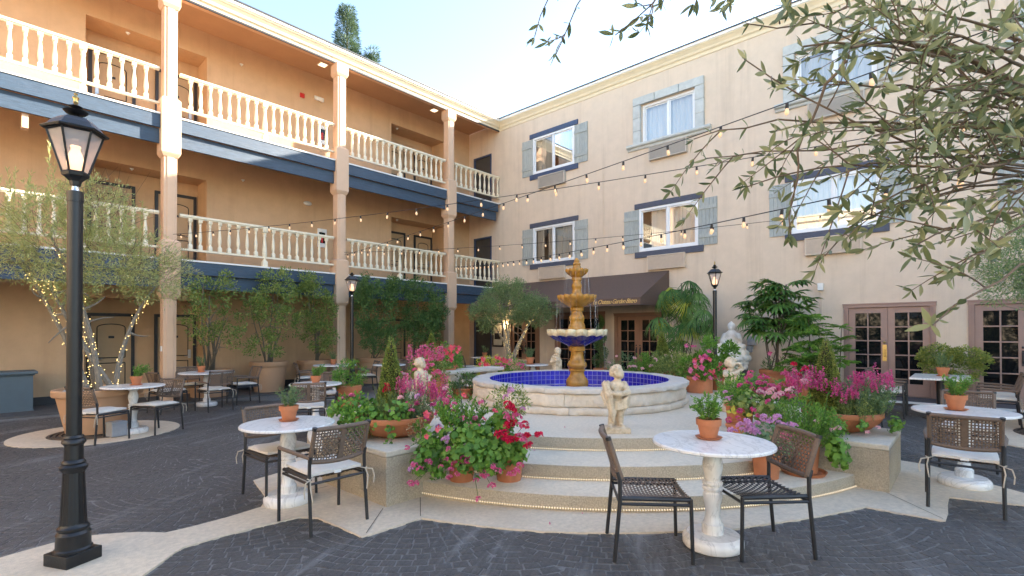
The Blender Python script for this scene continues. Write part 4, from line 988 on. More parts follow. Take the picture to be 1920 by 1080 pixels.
for s in (-1, 1):
    m = MB(); c = Vector((s*.245, -.262, .44))
    m.tube([(s*.2, -.22, .455), c, c+Vector((s*.02, .01, .01)), c+Vector((0, .03, 0)), c], .005, 5)
    m.tube([c, c+Vector((s*.05, -.03, -.01)), c+Vector((s*.065, -.035, -.07)), c+Vector((s*.06, -.03, -.13))], [.005, .006, .006, .005], 5)
    m.tube([c, c+Vector((s*.01, -.025, -.06)), c+Vector((-s*.005, -.03, -.17))], [.005, .006, .005], 5)
    CM['tie%d' % s] = m.mesh('tie', TIE, True)
def make_chair(arms, cushion, dark=False):
    t = thing('chair', None, 'chair', (0, 0, -50), 0, 'woven bistro chairs')
    for s in (-1, 1):
        put('leg', CM[('leg_fa%d' if arms else 'leg_f%d') % s], t); put('leg', CM['leg_b%d' % s], t)
        if arms: put('arm', CM['arm%d' % s], t)
    put('seat_frame', CM['seat_frame'], t); put('back_frame', CM['back_frame'], t); put('back_cap', CM['cap-1'], t); put('back_cap', CM['cap1'], t)
    tag(put('woven_back', CM['woven_back'], t), kind='stuff'); tag(put('woven_seat', CM['woven_seat_dark' if dark else 'woven_seat'], t), kind='stuff')
    if cushion:
        cu = put('cushion', CM['cushion'], t)
        for s in (-1, 1): put('tie', CM['tie%d' % s], cu)
        put('care_label', CM['tag'], cu)
    return t
protos = {}
def chair(label, x, y, fx, fy, arms, cushion, dark=False, z=None):
    k = (arms, cushion, dark)
    if k not in protos: protos[k] = o = make_chair(*k)
    else: o = copytree(protos[k])
    o.location = (x, y, gz(x, y)+.014 if z is None else z); o.rotation_euler = (0, 0, math.atan2(fy, fx)-pi/2); o['label'] = label
    return o
chair('armless woven chair without cushion left of the nearest table', 3.44, 1.77, .32, -.415, 0, 0)
chair('armless woven chair with dark seat right of the nearest table', 4.00, 1.20, -.41, .39, 0, 0, True)
chair('armless cushioned chair on the far side of the table left of the flower bowl', 2.19, 5.13, .02, -1, 0, 1)
chair('cushioned armchair seen from behind in front of the left flower bowl', 2.13, 4.14, .0, 1, 1, 1)
chair('cushioned armchair with tied ribbons seen from behind at the right table', 6.2, .07, 1, .02, 1, 1)
chair('woven chair facing the camera behind the right marble table', 8.0, .06, -1, .0, 0, 1)
chair('armless cushioned chair left of the table by the fairy light planter', 1.48, 9.82, .87, .5, 0, 1)
chair('armless cushioned chair right of the table by the fairy light planter', 2.24, 10.07, -.86, -.5, 0, 1)
chair('woven chair seen edge on left of the table by the nearest column', 3.0, 12.5, .97, .25, 0, 1)
chair('cushioned armchair seen from behind at the table by the nearest column', 3.72, 12.02, -.137, .99, 1, 1)
chair('cushioned armchair turned sideways right of the table by the nearest column', 4.55, 12.75, -1, -.05, 1, 1)
chair('woven chair behind the table by the nearest column before the low planter', 3.72, 13.62, .0, -1, 0, 1)
chair('woven chair with thick cushion near side of the table behind the left flower bowl', 3.80, 7.86, .45, .89, 0, 1)
chair('woven chair far side of the table behind the left flower bowl', 4.75, 9.25, -.5, -.85, 0, 1)
chair('armchair left of the table by the middle column', 6.35, 13.2, .95, -.3, 1, 1)
chair('armchair right of the table by the middle column behind the black lamp post', 7.75, 12.65, -.95, .3, 1, 1)
chair('nearer armchair on the left side of the square table', 11.75, 1.18, .0, -1, 1, 1)
chair('farther armchair on the left side of the square table', 12.42, 1.22, .0, -1, 1, 1)
chair('nearer armchair on the right side of the square table', 11.75, -.28, .0, 1, 1, 1)
chair('farther armchair on the right side of the square table', 12.42, -.30, .0, 1, 1, 1)
chair('cushioned chair half hidden by the right flower bowl', 10.5, 1.45, -.2, 1, 0, 1)
chair('woven chair by the framed picture in the far corner', 12.15, 13.1, .9, -.4, 0, 1)
chair('woven chair behind the table at the left cone topiary', 8.6, 12.3, -.9, -.3, 0, 1)

# ------------------------------------------------------------------ lamp posts
def lamp_post():
    t = thing('lamp_post', None, 'lamp post', (0, 0, -50), 0, 'black lantern posts')
    m = MB(); m.box((-.115, -.115, 0), (.115, .115, .085)); m.build('plinth', BLACK, t, bevel=.006)
    m = MB(); m.lathe([(.11, .085), (.11, .10), (.10, .11), (.098, .20), (.10, .205), (.085, .225), (.092, .235), (.092, .25), (.08, .26), (.075, .275)], n=28); m.build('base', BLACK, t, True)
    m = MB(); m.lathe([(.076, .27), (.061, .64)], n=64, fr=lambda r, z, q: r-.004*(.5+.5*cos(q*16))**3); m.build('fluted_shaft', BLACK, t, True, angle=60)
    m = MB(); m.lathe([(.06, .63), (.072, .645), (.08, .66), (.082, .675), (.066, .69), (.07, .70), (.066, .71), (.056, .72), (.054, .82), (.058, .825), (.070, .84), (.068, .855), (.058, .865), (.060, .875), (.052, .89)], n=28); m.build('collar', BLACK, t, True)
    m = MB(); m.lathe([(.0445, .88), (.0445, 2.55)], n=24); m.build('shaft', BLACK, t, True)
    m = MB(); m.lathe([(.048, 2.54), (.048, 2.612), (.040, 2.614), (.0, 2.614)], n=24); m.build('shaft_cap', BLACK, t, True)
    m = MB(); m.lathe([(.034, 2.60), (.022, 2.625), (.022, 2.65)], n=16); m.build('neck', STEEL, t, True)
    ln = thing('lantern', None, None, (0, 0, 2.645)); ln.parent = t
    H0, H1, R0, R1 = .10, .385, .072, .155; n = 6; ph = pi/6
    m = MB(); m.lathe([(.022, 0), (.03, .01), (.036, .04), (.06, .065), (.075, .075), (.08, .095), (.075, .105)], n=6, a0=ph, a1=ph+2*pi); m.build('cup', BLACK, ln)
    m = MB(); P = lambda R, i: (R*cos(ph+i*pi/3), R*sin(ph+i*pi/3))
    for i in range(n):
        a, b = P(R0, i), P(R1, i); m.tube([(a[0], a[1], H0), (b[0], b[1], H1)], .0085, 4)
        c = P(R1, i+1); m.tube([(b[0], b[1], H1-.004), (c[0], c[1], H1-.004)], .008, 4); c = P(R0, i+1); m.tube([(a[0], a[1], H0), (c[0], c[1], H0)], .007, 4)
    m.build('frame', BLACK, ln)
    for i in range(n):
        a, b, c, d = P(R0-.004, i), P(R0-.004, i+1), P(R1-.004, i+1), P(R1-.004, i)
        m = MB(); m.add([(a[0], a[1], H0), (b[0], b[1], H0), (c[0], c[1], H1), (d[0], d[1], H1)], [(0, 1, 2, 3)]); m.build('pane', LGLASS, ln)
    m = MB(); m.lathe([(.165, H1), (.185, H1), (.19, H1+.012), (.17, H1+.025), (.165, H1+.02)], n=6, a0=ph, a1=ph+2*pi); m.build('eave', BLACK, ln)
    m = MB(); m.lathe([(.165, H1+.02), (.135, H1+.062), (.10, H1+.092), (.05, H1+.107), (.0, H1+.107)], n=6, a0=ph, a1=ph+2*pi); m.build('roof', LANTROOF, ln)
    m = MB(); z = H1+.10; m.lathe([(.034, z), (.026, z+.02), (.02, z+.028), (.055, z+.034), (.072, z+.052), (.04, z+.062), (.016, z+.068), (.03, z+.076), (.042, z+.086), (.02, z+.098), (.010, z+.108)], n=20); m.build('finial', BLACK, ln, True)
    m = MB(); m.lathe([(.010, z+.106), (.016, z+.118), (.013, z+.13), (.02, z+.15), (.013, z+.162), (.008, z+.17), (.012, z+.18), (.0, z+.19)], n=14); m.build('finial_tip', BRASS, ln, True)
    m = MB(); m.lathe([(.02, H0-.01), (.045, H0+.03), (.052, H0+.07), (.04, H0+.13), (.024, H0+.165), (.03, H0+.19)], n=16); m.build('bulb', FLAME, ln, True)
    m = MB(); m.lathe([(.028, H0+.165), (.028, H0+.24)], n=14); m.build('chimney', CGLASS, ln, True)
    return t
lp = lamp_post()
for i, (x, y, lab, rz) in enumerate(((.56, 4.70, 'tall black lantern post on the concrete apron nearest the camera', .45), (6.94, 11.98, 'black lantern post behind the left cone topiary', .2), (12.3, 4.6, 'black lantern post by the wall between palm and white statue', 0))):
    o = lp if i == 0 else copytree(lp); o.location = (x, y, gz(x, y)+(.014 if i == 0 else 0)); o['label'] = lab; o.rotation_euler = (0, 0, rz)
    if i: o.scale = (1, 1, 1.0)

# ------------------------------------------------------------------ string lights
sock = MB(); sock.lathe([(.006, .0), (.013, -.006), (.015, -.04), (.013, -.048)], n=8); sock = sock.mesh('socket', CABLE, True)
bulb = MB(); bulb.lathe([(.009, -.046), (.014, -.058), (.0185, -.076), (.017, -.092), (.010, -.104), (0, -.107)], n=10); bulb = bulb.mesh('bulb', BULB, True)
for A, B, sag, sp, lab in (((3.398, 13.84, 3.898), (6.749, .085, 3.694), .155, .63, 'flat string of bulbs from the nearest column across the courtyard'),
                      ((7.727, 13.76, 3.886), (4.637, .344, 3.571), .06, .63, 'steep string of bulbs from the middle column up over the camera'),
                      ((7.727, 13.78, 3.965), (11.32, .151, 3.822), .185, .62, 'upper string of bulbs from the middle column to the right'),
                      ((12.107, 13.82, 3.958), (4.3, .35, 2.60), .129, .45, 'lower string of bulbs from the farthest column to the right')):
    A, B = np.array(A), np.array(B); B2 = A+(B-A)*1.06; L = np.linalg.norm(B-A)
    t = thing('string_light', lab, 'string lights', tuple(A), 0, 'bulb strings across the courtyard')
    f = lambda s: (B-A)*s-np.array([0, 0, 4*sag*s*(1-s)])
    m = MB(); m.tube([f(s) for s in np.linspace(0, 1.06, 60)], .0048, 5); m.build('cable', CABLE, t)
    for k in range(int(1.05*L/sp)):
        s = (k+.5)*sp/L; s_ = put('socket', sock, t); s_.location = f(s); s_.rotation_euler = (random.uniform(-.12, .12), random.uniform(-.12, .12), 0); put('bulb', bulb, s_)

# ------------------------------------------------------------------ statues: one continuous body each, voxel joined
def cap(m, a, b, r0, r1, n=12):
    a, b = Vector(a), Vector(b); d = (b-a); L = d.length; d.normalize()
    P = []; R = []
    for t in np.linspace(-pi/2, 0, 5)[:-1]: P.append(a+d*(r0*sin(t))); R.append(max(r0*cos(t), 1e-4))
    P += [a, b]; R += [r0, r1]
    for t in np.linspace(0, pi/2, 5)[1:]: P.append(b+d*(r1*sin(t))); R.append(max(r1*cos(t), 1e-4))
    m.tube(P, R, n)
def chain(m, pts, rad):
    for i in range(len(pts)-1): cap(m, pts[i], pts[i+1], rad[i], rad[i+1])
def sculpt(m, name, mt, parent, vox, sm=4, smooth_f=.5):
    ob = m.build(name+'_raw', mt)
    a = ob.modifiers.new('r', 'REMESH'); a.mode = 'VOXEL'; a.voxel_size = vox
    b = ob.modifiers.new('s', 'SMOOTH'); b.factor = smooth_f; b.iterations = sm
    dg = bpy.context.evaluated_depsgraph_get(); me = bpy.data.meshes.new_from_object(ob.evaluated_get(dg)); bpy.data.objects.remove(ob)
    me.name = name; me.polygons.foreach_set('use_smooth', [True]*len(me.polygons)); return put(name, me, parent)
def head(m, c, yaw, r=.072, tilt=0, seed=1, curls=True):
    """child's head at c facing yaw (0 = +y): cranium, cheeks, brow, nose, lips, chin, ears, curls"""
    R = Matrix.Rotation(yaw, 3, 'Z') @ Matrix.Rotation(tilt, 3, 'X'); c = Vector(c)
    q = lambda x, y, z: tuple(c+R @ Vector((x, y, z))*r)
    s = lambda x, y, z, k, sc=(1, 1, 1): m.sphere(q(x, y, z), r*k, 12, 9, sc=sc)
    s(0, -.12, .12, 1.0); s(0, .18, -.28, .78); s(.36, .42, -.38, .40); s(-.36, .42, -.38, .40); s(0, .58, -.72, .28)
    s(0, .78, -.28, .15); s(0, .88, -.36, .13); cap(m, q(0, .80, .05), q(0, .92, -.36), .09*r, .12*r)
    s(-.3, .72, .05, .16); s(.3, .72, .05, .16); cap(m, q(-.45, .70, .18), q(.45, .70, .18), .10*r, .10*r)
    cap(m, q(-.18, .76, -.58), q(.18, .76, -.58), .08*r, .08*r); s(.88, -.05, -.2, .2); s(-.88, -.05, -.2, .2)
    cap(m, q(0, -.1, -.6), q(0, -.15, -1.35), .5*r, .58*r)
    if curls:
        rr = np.random.default_rng(seed)
        for i in range(70):
            u = rr.normal(size=3); u /= np.linalg.norm(u)
            if u[2] < -.55 or (u[1] > .45 and u[2] < .45): continue
            m.sphere(q(u[0]*1.02, u[1]*1.0-.12, u[2]*1.0+.14), r*rr.uniform(.20, .32), 7, 5)
def hand(m, c, d, up_, s=1.0):
    """palm, four bent fingers and a thumb; d = pointing direction"""
    c, d, u = Vector(c), Vector(d).normalized(), Vector(up_); a = d.cross(u).normalized(); u = a.cross(d).normalized()
    cap(m, c, c+d*.022*s, .017*s, .015*s)
    for k, L in ((-1.5, .026), (-.5, .032), (.5, .03), (1.5, .022)):
        p = c+d*.028*s+a*k*.0085*s; q = p+d*L*.5*s; e = q+(d*.5-u*.85)*L*.6*s; chain(m, [p, q, e], [.0062*s, .0058*s, .005*s])
    p = c+a*-.016*s; q = p+(d*.6-a*.8)*.018*s; chain(m, [p, q, q+(d*.9-u*.5)*.015*s], [.0075*s, .0068*s, .0058*s])
def cherub(kind, seed):
    m = MB()
    if kind == 'sheaf':      # stands with weight on one leg, head turned to its left, hugging a sheaf
        m.box((-.15, -.10, 0), (.15, .11, .06)); m.box((-.14, -.09, .05), (.14, .10, .07))
        chain(m, [(.05, -.01, .07), (.055, -.01, .10), (.052, -.015, .22), (.035, .0, .36)], [.028, .032, .050, .066]); chain(m, [(.05, .0, .08), (.07, .055, .075)], [.028, .02])
        chain(m, [(-.075, .06, .075), (-.075, .05, .11), (-.055, .075, .235), (-.035, .02, .37)], [.026, .030, .047, .066]); chain(m, [(-.08, .06, .085), (-.10, .115, .075)], [.027, .02])
        for fx, fy in ((.07, .07), (-.1, .125)):
            for k in range(5): m.sphere((fx+(k-2)*.009, fy+.004, .075), .007, 6, 5)
        chain(m, [(0, 0, .37), (0, -.005, .45), (.005, -.005, .535)], [.085, .082, .078]); m.sphere((0, .035, .43), .07); m.sphere((-.04, -.04, .36), .06); m.sphere((.04, -.04, .36), .06)
        m.sphere((-.04, .03, .535), .05); m.sphere((.045, .03, .535), .05)
        head(m, (.02, .01, .69), -1.0, .074, .12, seed)
        chain(m, [(.095, .0, .555), (.13, .06, .47), (.02, .14, .455), (-.06, .135, .465)], [.042, .036, .030, .022]); hand(m, (-.06, .135, .465), (-1, .1, -.15), (0, 1, .2), 1.1)
        chain(m, [(-.09, .0, .555), (-.15, .03, .44), (-.13, .09, .36)], [.042, .034, .026]); hand(m, (-.125, .1, .345), (.35, .3, -.9), (0, 1, .2), 1.1)
        for k in range(9):     # sheaf, fanning at the top
            t = (k-4)*.0095; up_ = .575+.03*((k*5) % 4)/3; chain(m, [(-.05+t*.3, .10+.012*(k % 2), .14), (-.100+t*.8, .12+.015*(k % 3), .42), (-.14+t*.95, .08+.02*(k % 2), up_)], [.009, .011, .009])
        for k in range(7):     # drape round the hips
            z = .385-.016*k; chain(m, [(-.09, .06, z-.02), (0, .105, z-.03+.004*k), (.10, .08, z+.01), (.145, .0, z+.035), (.07, -.10, z+.03), (-.06, -.09, z)], [.015, .017, .02, .024, .02, .015])
        for k in range(5): chain(m, [(.05+.012*k, .08-.008*k, .36), (.045+.014*k, .09-.012*k, .27-.012*(k % 2))], [.013, .010])
        for k in range(6): chain(m, [(-.03+.018*k, -.07, .34), (-.035+.022*k, -.06, .08)], [.018, .022])
    elif kind == 'shade':    # both arms raised around the head, long drape
        m.box((-.13, -.11, 0), (.13, .11, .06))
        for k in range(16):
            a = 2*pi*k/16; chain(m, [(.10*cos(a), .085*sin(a), .06), (.075*cos(a), .065*sin(a), .22), (.082*cos(a), .07*sin(a), .42)], [.026, .022, .026])
        m.sphere((0, 0, .25), .08, sc=(1, 1, 2)); chain(m, [(0, 0, .42), (0, 0, .50), (0, 0, .57)], [.088, .082, .078])
        for k in range(4): m.lathe([(.088, .405+.014*k), (.098, .412+.014*k), (.088, .419+.014*k)], n=16)
        head(m, (.02, .02, .70), -.6, .074, .25, seed)
        chain(m, [(-.095, 0, .575), (-.145, .05, .62), (-.07, .09, .70)], [.042, .034, .024]); hand(m, (-.06, .09, .705), (1, .1, .2), (0, .3, 1), 1.1)
        chain(m, [(.095, 0, .575), (.15, .06, .54), (.05, .13, .56), (-.03, .13, .6)], [.042, .036, .028, .022]); hand(m, (-.04, .13, .605), (-1, .1, .3), (0, 1, .2), 1.1)
        chain(m, [(-.08, .06, .55), (0, .10, .46), (.09, .04, .42)], [.024, .026, .024])
    elif kind == 'turned':   # turned away, arms folded across the chest
        m.box((-.13, -.11, 0), (.13, .11, .06))
        for s in (-1, 1): chain(m, [(s*.055, 0, .07), (s*.055, 0, .2), (s*.04, 0, .37)], [.032, .05, .066]); chain(m, [(s*.055, .01, .075), (s*.06, .06, .075)], [.026, .02])
        chain(m, [(0, 0, .37), (0, 0, .46), (0, -.005, .55)], [.086, .083, .08]); m.sphere((-.045, -.045, .36), .062); m.sphere((.045, -.045, .36), .062)
        head(m, (0, 0, .70), .75, .074, 0, seed)
        for s in (-1, 1): chain(m, [(s*.095, 0, .565), (s*.125, .03, .46), (s*.02, .12, .47), (-s*.04, .12, .5)], [.043, .037, .03, .022]); hand(m, (-s*.05, .12, .505), (-s, 0, .4), (0, 1, 0), 1.1)
        for k in range(5): chain(m, [(-.085, .03, .35+.012*k), (0, .09, .36+.012*k), (.085, .03, .37+.012*k), (0, -.09, .38+.012*k), (-.085, .02, .35+.012*k)], [.013]*5)
    else:                    # muffled figure in a heavy cloak
        m.box((-.13, -.11, 0), (.13, .11, .06))
        for k in range(22):
            a = 2*pi*k/22; chain(m, [(.12*cos(a), .10*sin(a), .06), (.10*cos(a), .085*sin(a), .3), (.095*cos(a+.15), .08*sin(a+.15), .5), (.05*cos(a+.3), .05*sin(a+.3), .60)], [.022, .02, .02, .016])
        m.sphere((0, 0, .35), .09, sc=(1, 1, 2.4)); head(m, (-.03, .02, .70), .8, .07, .3, seed, False)
        m.sphere((-.02, -.01, .725), .085, 12, 9); m.lathe([(.07, .60), (.085, .625), (.07, .65)], n=16)
        for k in range(6): chain(m, [(-.11, .05, .5-.03*k), (0, .10, .56-.03*k), (.10, .04, .6-.03*k)], [.018, .02, .016])
        chain(m, [(.09, 0, .56), (.12, .07, .46), (.0, .13, .5)], [.042, .036, .026]); hand(m, (-.01, .13, .505), (-1, .2, .3), (0, 1, 0), 1.1)
    if kind == 'sheaf': m.v = [(-p[0], p[1], p[2]) for p in m.v]; m.f = [f[::-1] for f in m.f]
    return m
for kind, x, y, rz, lab in (('sheaf', 5.17, 3.08, radians(132), 'cherub statue hugging a sheaf on the front edge of the fountain platform'),
                        ('shade', 7.62, 2.62, radians(150), 'cherub statue with raised arms in front of the white seated statue'),
                        ('turned', 4.57, 5.97, radians(195), 'curly headed cherub statue among the pink flowers at left'),
                        ('cloak', 9.42, 7.18, radians(120), 'cloaked figure statue behind the fountain basin')):
    t = thing('statue', lab, 'statue', (x, y, .431), rz, 'cast stone statues round the fountain')
    sculpt(cherub(kind, 3), 'figure', STATUE, t, .0062, 2, .4)
# white seated figure on a lotus
t = thing('seated_statue', 'white seated meditating statue on a lotus seat and dark plinth', 'statue', (13.85, 4.75, 0), radians(100))
m = MB(); m.box((-.36, -.28, -.02), (.36, .42, .60)); m.build('plinth', DARKST, t, bevel=.01)
m = MB()
for z, R, n, r in ((.78, .30, 12, .13), (.90, .36, 13, .13), (1.03, .33, 13, .11), (1.12, .26, 11, .10)):
    for k in range(n): a = 2*pi*k/n+z*3; m.sphere((R*cos(a), R*sin(a)*.8, z), r, 10, 8, sc=(1, 1, .8))
m.lathe([(.2, .60), (.30, .70), (.34, .9), (.30, 1.15), (.0, 1.16)], n=20, fr=lambda r, z, q: r*(.9+.1*abs(cos(q))))
m.lathe([(.3, .6), (.3, .63), (.2, .66), (.0, .66)], n=20)
m.sphere((.30, .05, .68), .12); m.sphere((-.30, .05, .68), .12)
for s in (-1, 1): chain(m, [(s*.12, .0, 1.2), (s*.29, .12, 1.2), (s*.02, .25, 1.19)], [.09, .085, .06])
chain(m, [(0, -.02, 1.2), (0, -.03, 1.36), (0, -.02, 1.50)], [.16, .145, .15]); cap(m, (-.13, -.02, 1.5), (.13, -.02, 1.5), .075, .075)
chain(m, [(.17, -.02, 1.49), (.235, .03, 1.33), (.10, .19, 1.26)], [.07, .06, .045]); hand(m, (.09, .20, 1.26), (-1, .3, 0), (0, 0, 1), 1.9)
chain(m, [(-.17, -.02, 1.49), (-.225, .06, 1.34), (-.11, .19, 1.44)], [.07, .055, .04]); hand(m, (-.10, .20, 1.46), (.1, .1, 1), (0, 1, 0), 1.8)
for k in range(5): chain(m, [(-.14, .08, 1.48-.045*k), (0, .135, 1.42-.045*k), (.15, .08, 1.40-.03*k)], [.014]*3)
head(m, (0, .0, 1.70), 0, .088, .08, 4, False)
m.sphere((0, -.02, 1.735), .093, 12, 9); m.sphere((0, -.02, 1.815), .05); m.sphere((0, -.02, 1.85), .025)
for k in range(40): a = 2*pi*k/13; z = 1.72+.0025*k; R = .09*math.sqrt(max(.1, 1-((z-1.735)/.1)**2)); m.sphere((R*cos(a), R*sin(a)-.02, z), .018, 6, 5) if sin(a) < .55 else None
sculpt(m, 'figure', BUDDHA, t, .014, 3, .5)

# ------------------------------------------------------------------ pots and planters
def pot_parts(t, R, H, mt, taper=.76, rim=.10, rimh=.16, soil=True, saucer=False, z=0):
    m = MB(); b = z+(.018 if saucer else 0)
    if saucer: m2 = MB(); m2.lathe([(0, z), (R*1.15, z), (R*1.3, z+.035), (R*1.22, z+.035), (R*1.1, z+.012), (0, z+.012)], n=36); m2.build('saucer', mt, t, True)
    h1 = H*(1-rimh)
    m.lathe([(0, b), (R*taper, b), (R*(1-rim*.9), b+h1), (R*(1-rim*.2), b+h1+.004), (R, b+h1+.02), (R, b+H-.012), (R-.012, b+H), (R*(1-rim)-.0, b+H), (R*(1-rim)-.01, b+H-.08), (0, b+H-.08)], n=48)
    m.build('pot', mt, t, True)
    if soil: m = MB(); m.lathe([(0, b+H-.05), (R*(1-rim), b+H-.055)], n=30); m.build('soil', SOIL, t)
def bez(a, b, c, n=8): 
    a, b, c = map(np.array, (a, b, c)); return [a*(1-s)**2+2*b*s*(1-s)+c*s*s for s in np.linspace(0, 1, n)]
def stems_to(t, base, ells, n, r0, mt, seed, spread=.1, name='stem', wig=.12, joined=False):
    """stems from the soil into the crown, each a part; returns end points"""
    r = np.random.default_rng(seed); ends = []; J = MB()
    for i in range(n):
        c, rad = ells[r.integers(len(ells))]; u = sph(1, r)[0]*r.uniform(.2, .8); e = np.array(c)+u*np.array(rad)
        a = r.uniform(0, 2*pi); b = np.array(base)+np.array([cos(a), sin(a), 0])*spread*r.uniform(.2, 1)
        mid = (b+e)/2+r.normal(size=3)*wig*np.array([1, 1, .3]); mid[2] = b[2]+(e[2]-b[2])*.6
        P = bez(b, mid, e, 9); m = MB() if not joined else J
        m.tube(P, list(np.linspace(r0, r0*.3, 9)), 6)
        for k in range(3):
            s = P[4+k]; q = s+r.normal(size=3)*np.array(rad)*.45+np.array([0, 0, .1]); m.tube(bez(s, (s+q)/2+r.normal(size=3)*.04, q, 5), list(np.linspace(r0*.45, r0*.12, 5)), 5)
        if not joined: m.build(name, mt, t, True)
        ends.append((P, e))
    if joined: J.build(name, mt, t, True)
    return ends
def fairy(label, paths, n, seed, spread):
    r = np.random.default_rng(seed); m = MB()
    for i in range(n):
        P = paths[r.integers(len(paths))]; k = r.uniform(0, len(P)-1.001); a = int(k); p = P[a]*(1-(k-a))+P[a+1]*(k-a)
        u = sph(1, r)[0]; m.sphere(p+u*spread*r.uniform(.6, 1.5), .0068, 4, 3)
    o = m.build('fairy_lights', FAIRY); tag(o, label, 'fairy lights', kind='stuff'); return o

def potted_tree(label, x, y, R, H, ells, leafm, ncl, nper, rcl, L, W, seed, nst=4, r0=.03, bark=BARK, potm=PLANT, taper=.76, shell=.45, z=None, rimh=.16, cat='potted tree', lights=None, rocks=False, group=None, flat=1.0, spread=None, name='potted_tree', fold=.25):
    z = gz(x, y)+.02 if z is None else z
    t = thing(name, label, cat, (x, y, z), 0, group)
    pot_parts(t, R, H, potm, taper, rimh=rimh)
    E_ = [(np.array(c)-np.array([x, y, z]), r) for c, r in ells]
    ends = stems_to(t, (0, 0, H-.06), E_, nst, r0, bark, seed, spread if spread is not None else R*.35, 'trunk')
    P, D = clump(E_, ncl, nper, rcl, seed+1, shell, flat)
    leaves('crown', P, D, L, W, leafm, t, seed=seed, fold=fold)
    if rocks:
        r = np.random.default_rng(seed+4); m = MB()
        for i in range(70):
            a = r.uniform(0, 2*pi); d = R*.85*math.sqrt(r.random()); m.sphere((d*cos(a), d*sin(a), H-.045), r.uniform(.02, .045), 6, 4, sc=(1, 1.2, .7))
        tag(m.build('pebbles', ROCK, t, True), kind='stuff')
    return t, [[p+np.array([x, y, z]) for p in e[0]] for e in ends]
# big planter, left: multi trunk tree wrapped in fairy lights
t, paths = potted_tree('big tan planter holding a feathery pale tree wrapped in fairy lights', 1.62, 10.93, .61, .72,
    [((1.9, 10.9, 2.85), (.85, .8, .62)), ((.85, 10.6, 3.15), (.5, .6, .8)), ((2.45, 10.9, 2.6), (.55, .6, .5)), ((1.5, 10.6, 3.55), (.6, .6, .6)), ((.45, 10.9, 2.75), (.45, .5, .4)), ((1.2, 10.8, 2.3), (.4, .4, .3))],
    L_SAGE, 400, 58, .15, .065, .19, 100, 5, .05, BARKG, PLANT, .70, .2, lights=True, rocks=True)
m = MB(); r = np.random.default_rng(8)
for i in range(340):     # fine dry twigs carrying the leaves
    e = [((1.75, 10.9, 2.9), (1.05, .9, .6)), ((.85, 10.6, 3.0), (.65, .7, .75)), ((2.35, 10.9, 2.6), (.62, .65, .5)), ((1.5, 10.6, 3.6), (.6, .6, .55))][i % 4]
    p = np.array(e[0])+sph(1, r)[0]*np.array(e[1])*r.uniform(.2, .95); d = nrm(p-np.array([1.62, 10.9, 2.0]))+r.normal(size=3)*.5
    m.tube(bez(p-t.location, p+d*.15+r.normal(size=3)*.04-t.location, p+d*.32-t.location, 4), [.0035, .003, .0025, .0015], 3)
tag(m.build('twigs', TWIG, t), kind='stuff')
P = []; D = []
for i in range(24):       # upright feathery plumes on top
    a = r.uniform(0, 2*pi); b = np.array([1.3+r.uniform(-1.0, 1.0), 10.7+r.uniform(-.5, .5), 3.2+r.uniform(-.3, .3)]); h = r.uniform(.45, 1.1)
    for s in np.linspace(0, 1, 130): P.append(b+np.array([.12*s*cos(a), .12*s*sin(a), h*s])-np.array(t.location)); D.append(r.normal(size=3)*.7*(1-.5*s)+np.array([0, 0, .9]))
leaves('plume', P, D, .075, .14, L_SAGE, t, seed=5)
fairy('fairy lights wound up the trunks in the big tan planter', [p[:8] for p in paths], 420, 3, .05)
t2 = thing('junction_box', 'grey utility box on the ground beside the big tan planter', 'utility box', (1.72, 10.1, gz(1.7, 10.1)+.02), .3); m = MB(); m.box((-.11, -.09, 0), (.11, .09, .22)); m.build('housing', GREYB, t2, bevel=.012); m = MB(); m.box((-.115, -.095, .19), (.115, .095, .235)); m.build('lid', GREYB, t2, bevel=.01)
# olive planter at the back
t, paths = potted_tree('olive tree with fairy lights in the wide planter before the awning', 11.75, 10.75, .60, .78,
    [((11.7, 10.8, 2.45), (.95, .95, .6)), ((11.1, 11.3, 2.15), (.6, .6, .5)), ((12.3, 10.2, 2.3), (.65, .65, .5)), ((11.7, 10.9, 2.9), (.7, .7, .35))],
    L_OLIVEB, 330, 70, .16, .06, .28, 140, 6, .045, BARKG, PLANT, .9, .3)
fairy('fairy lights wound up the olive trunks before the awning', [p[:8] for p in paths], 480, 5, .045)
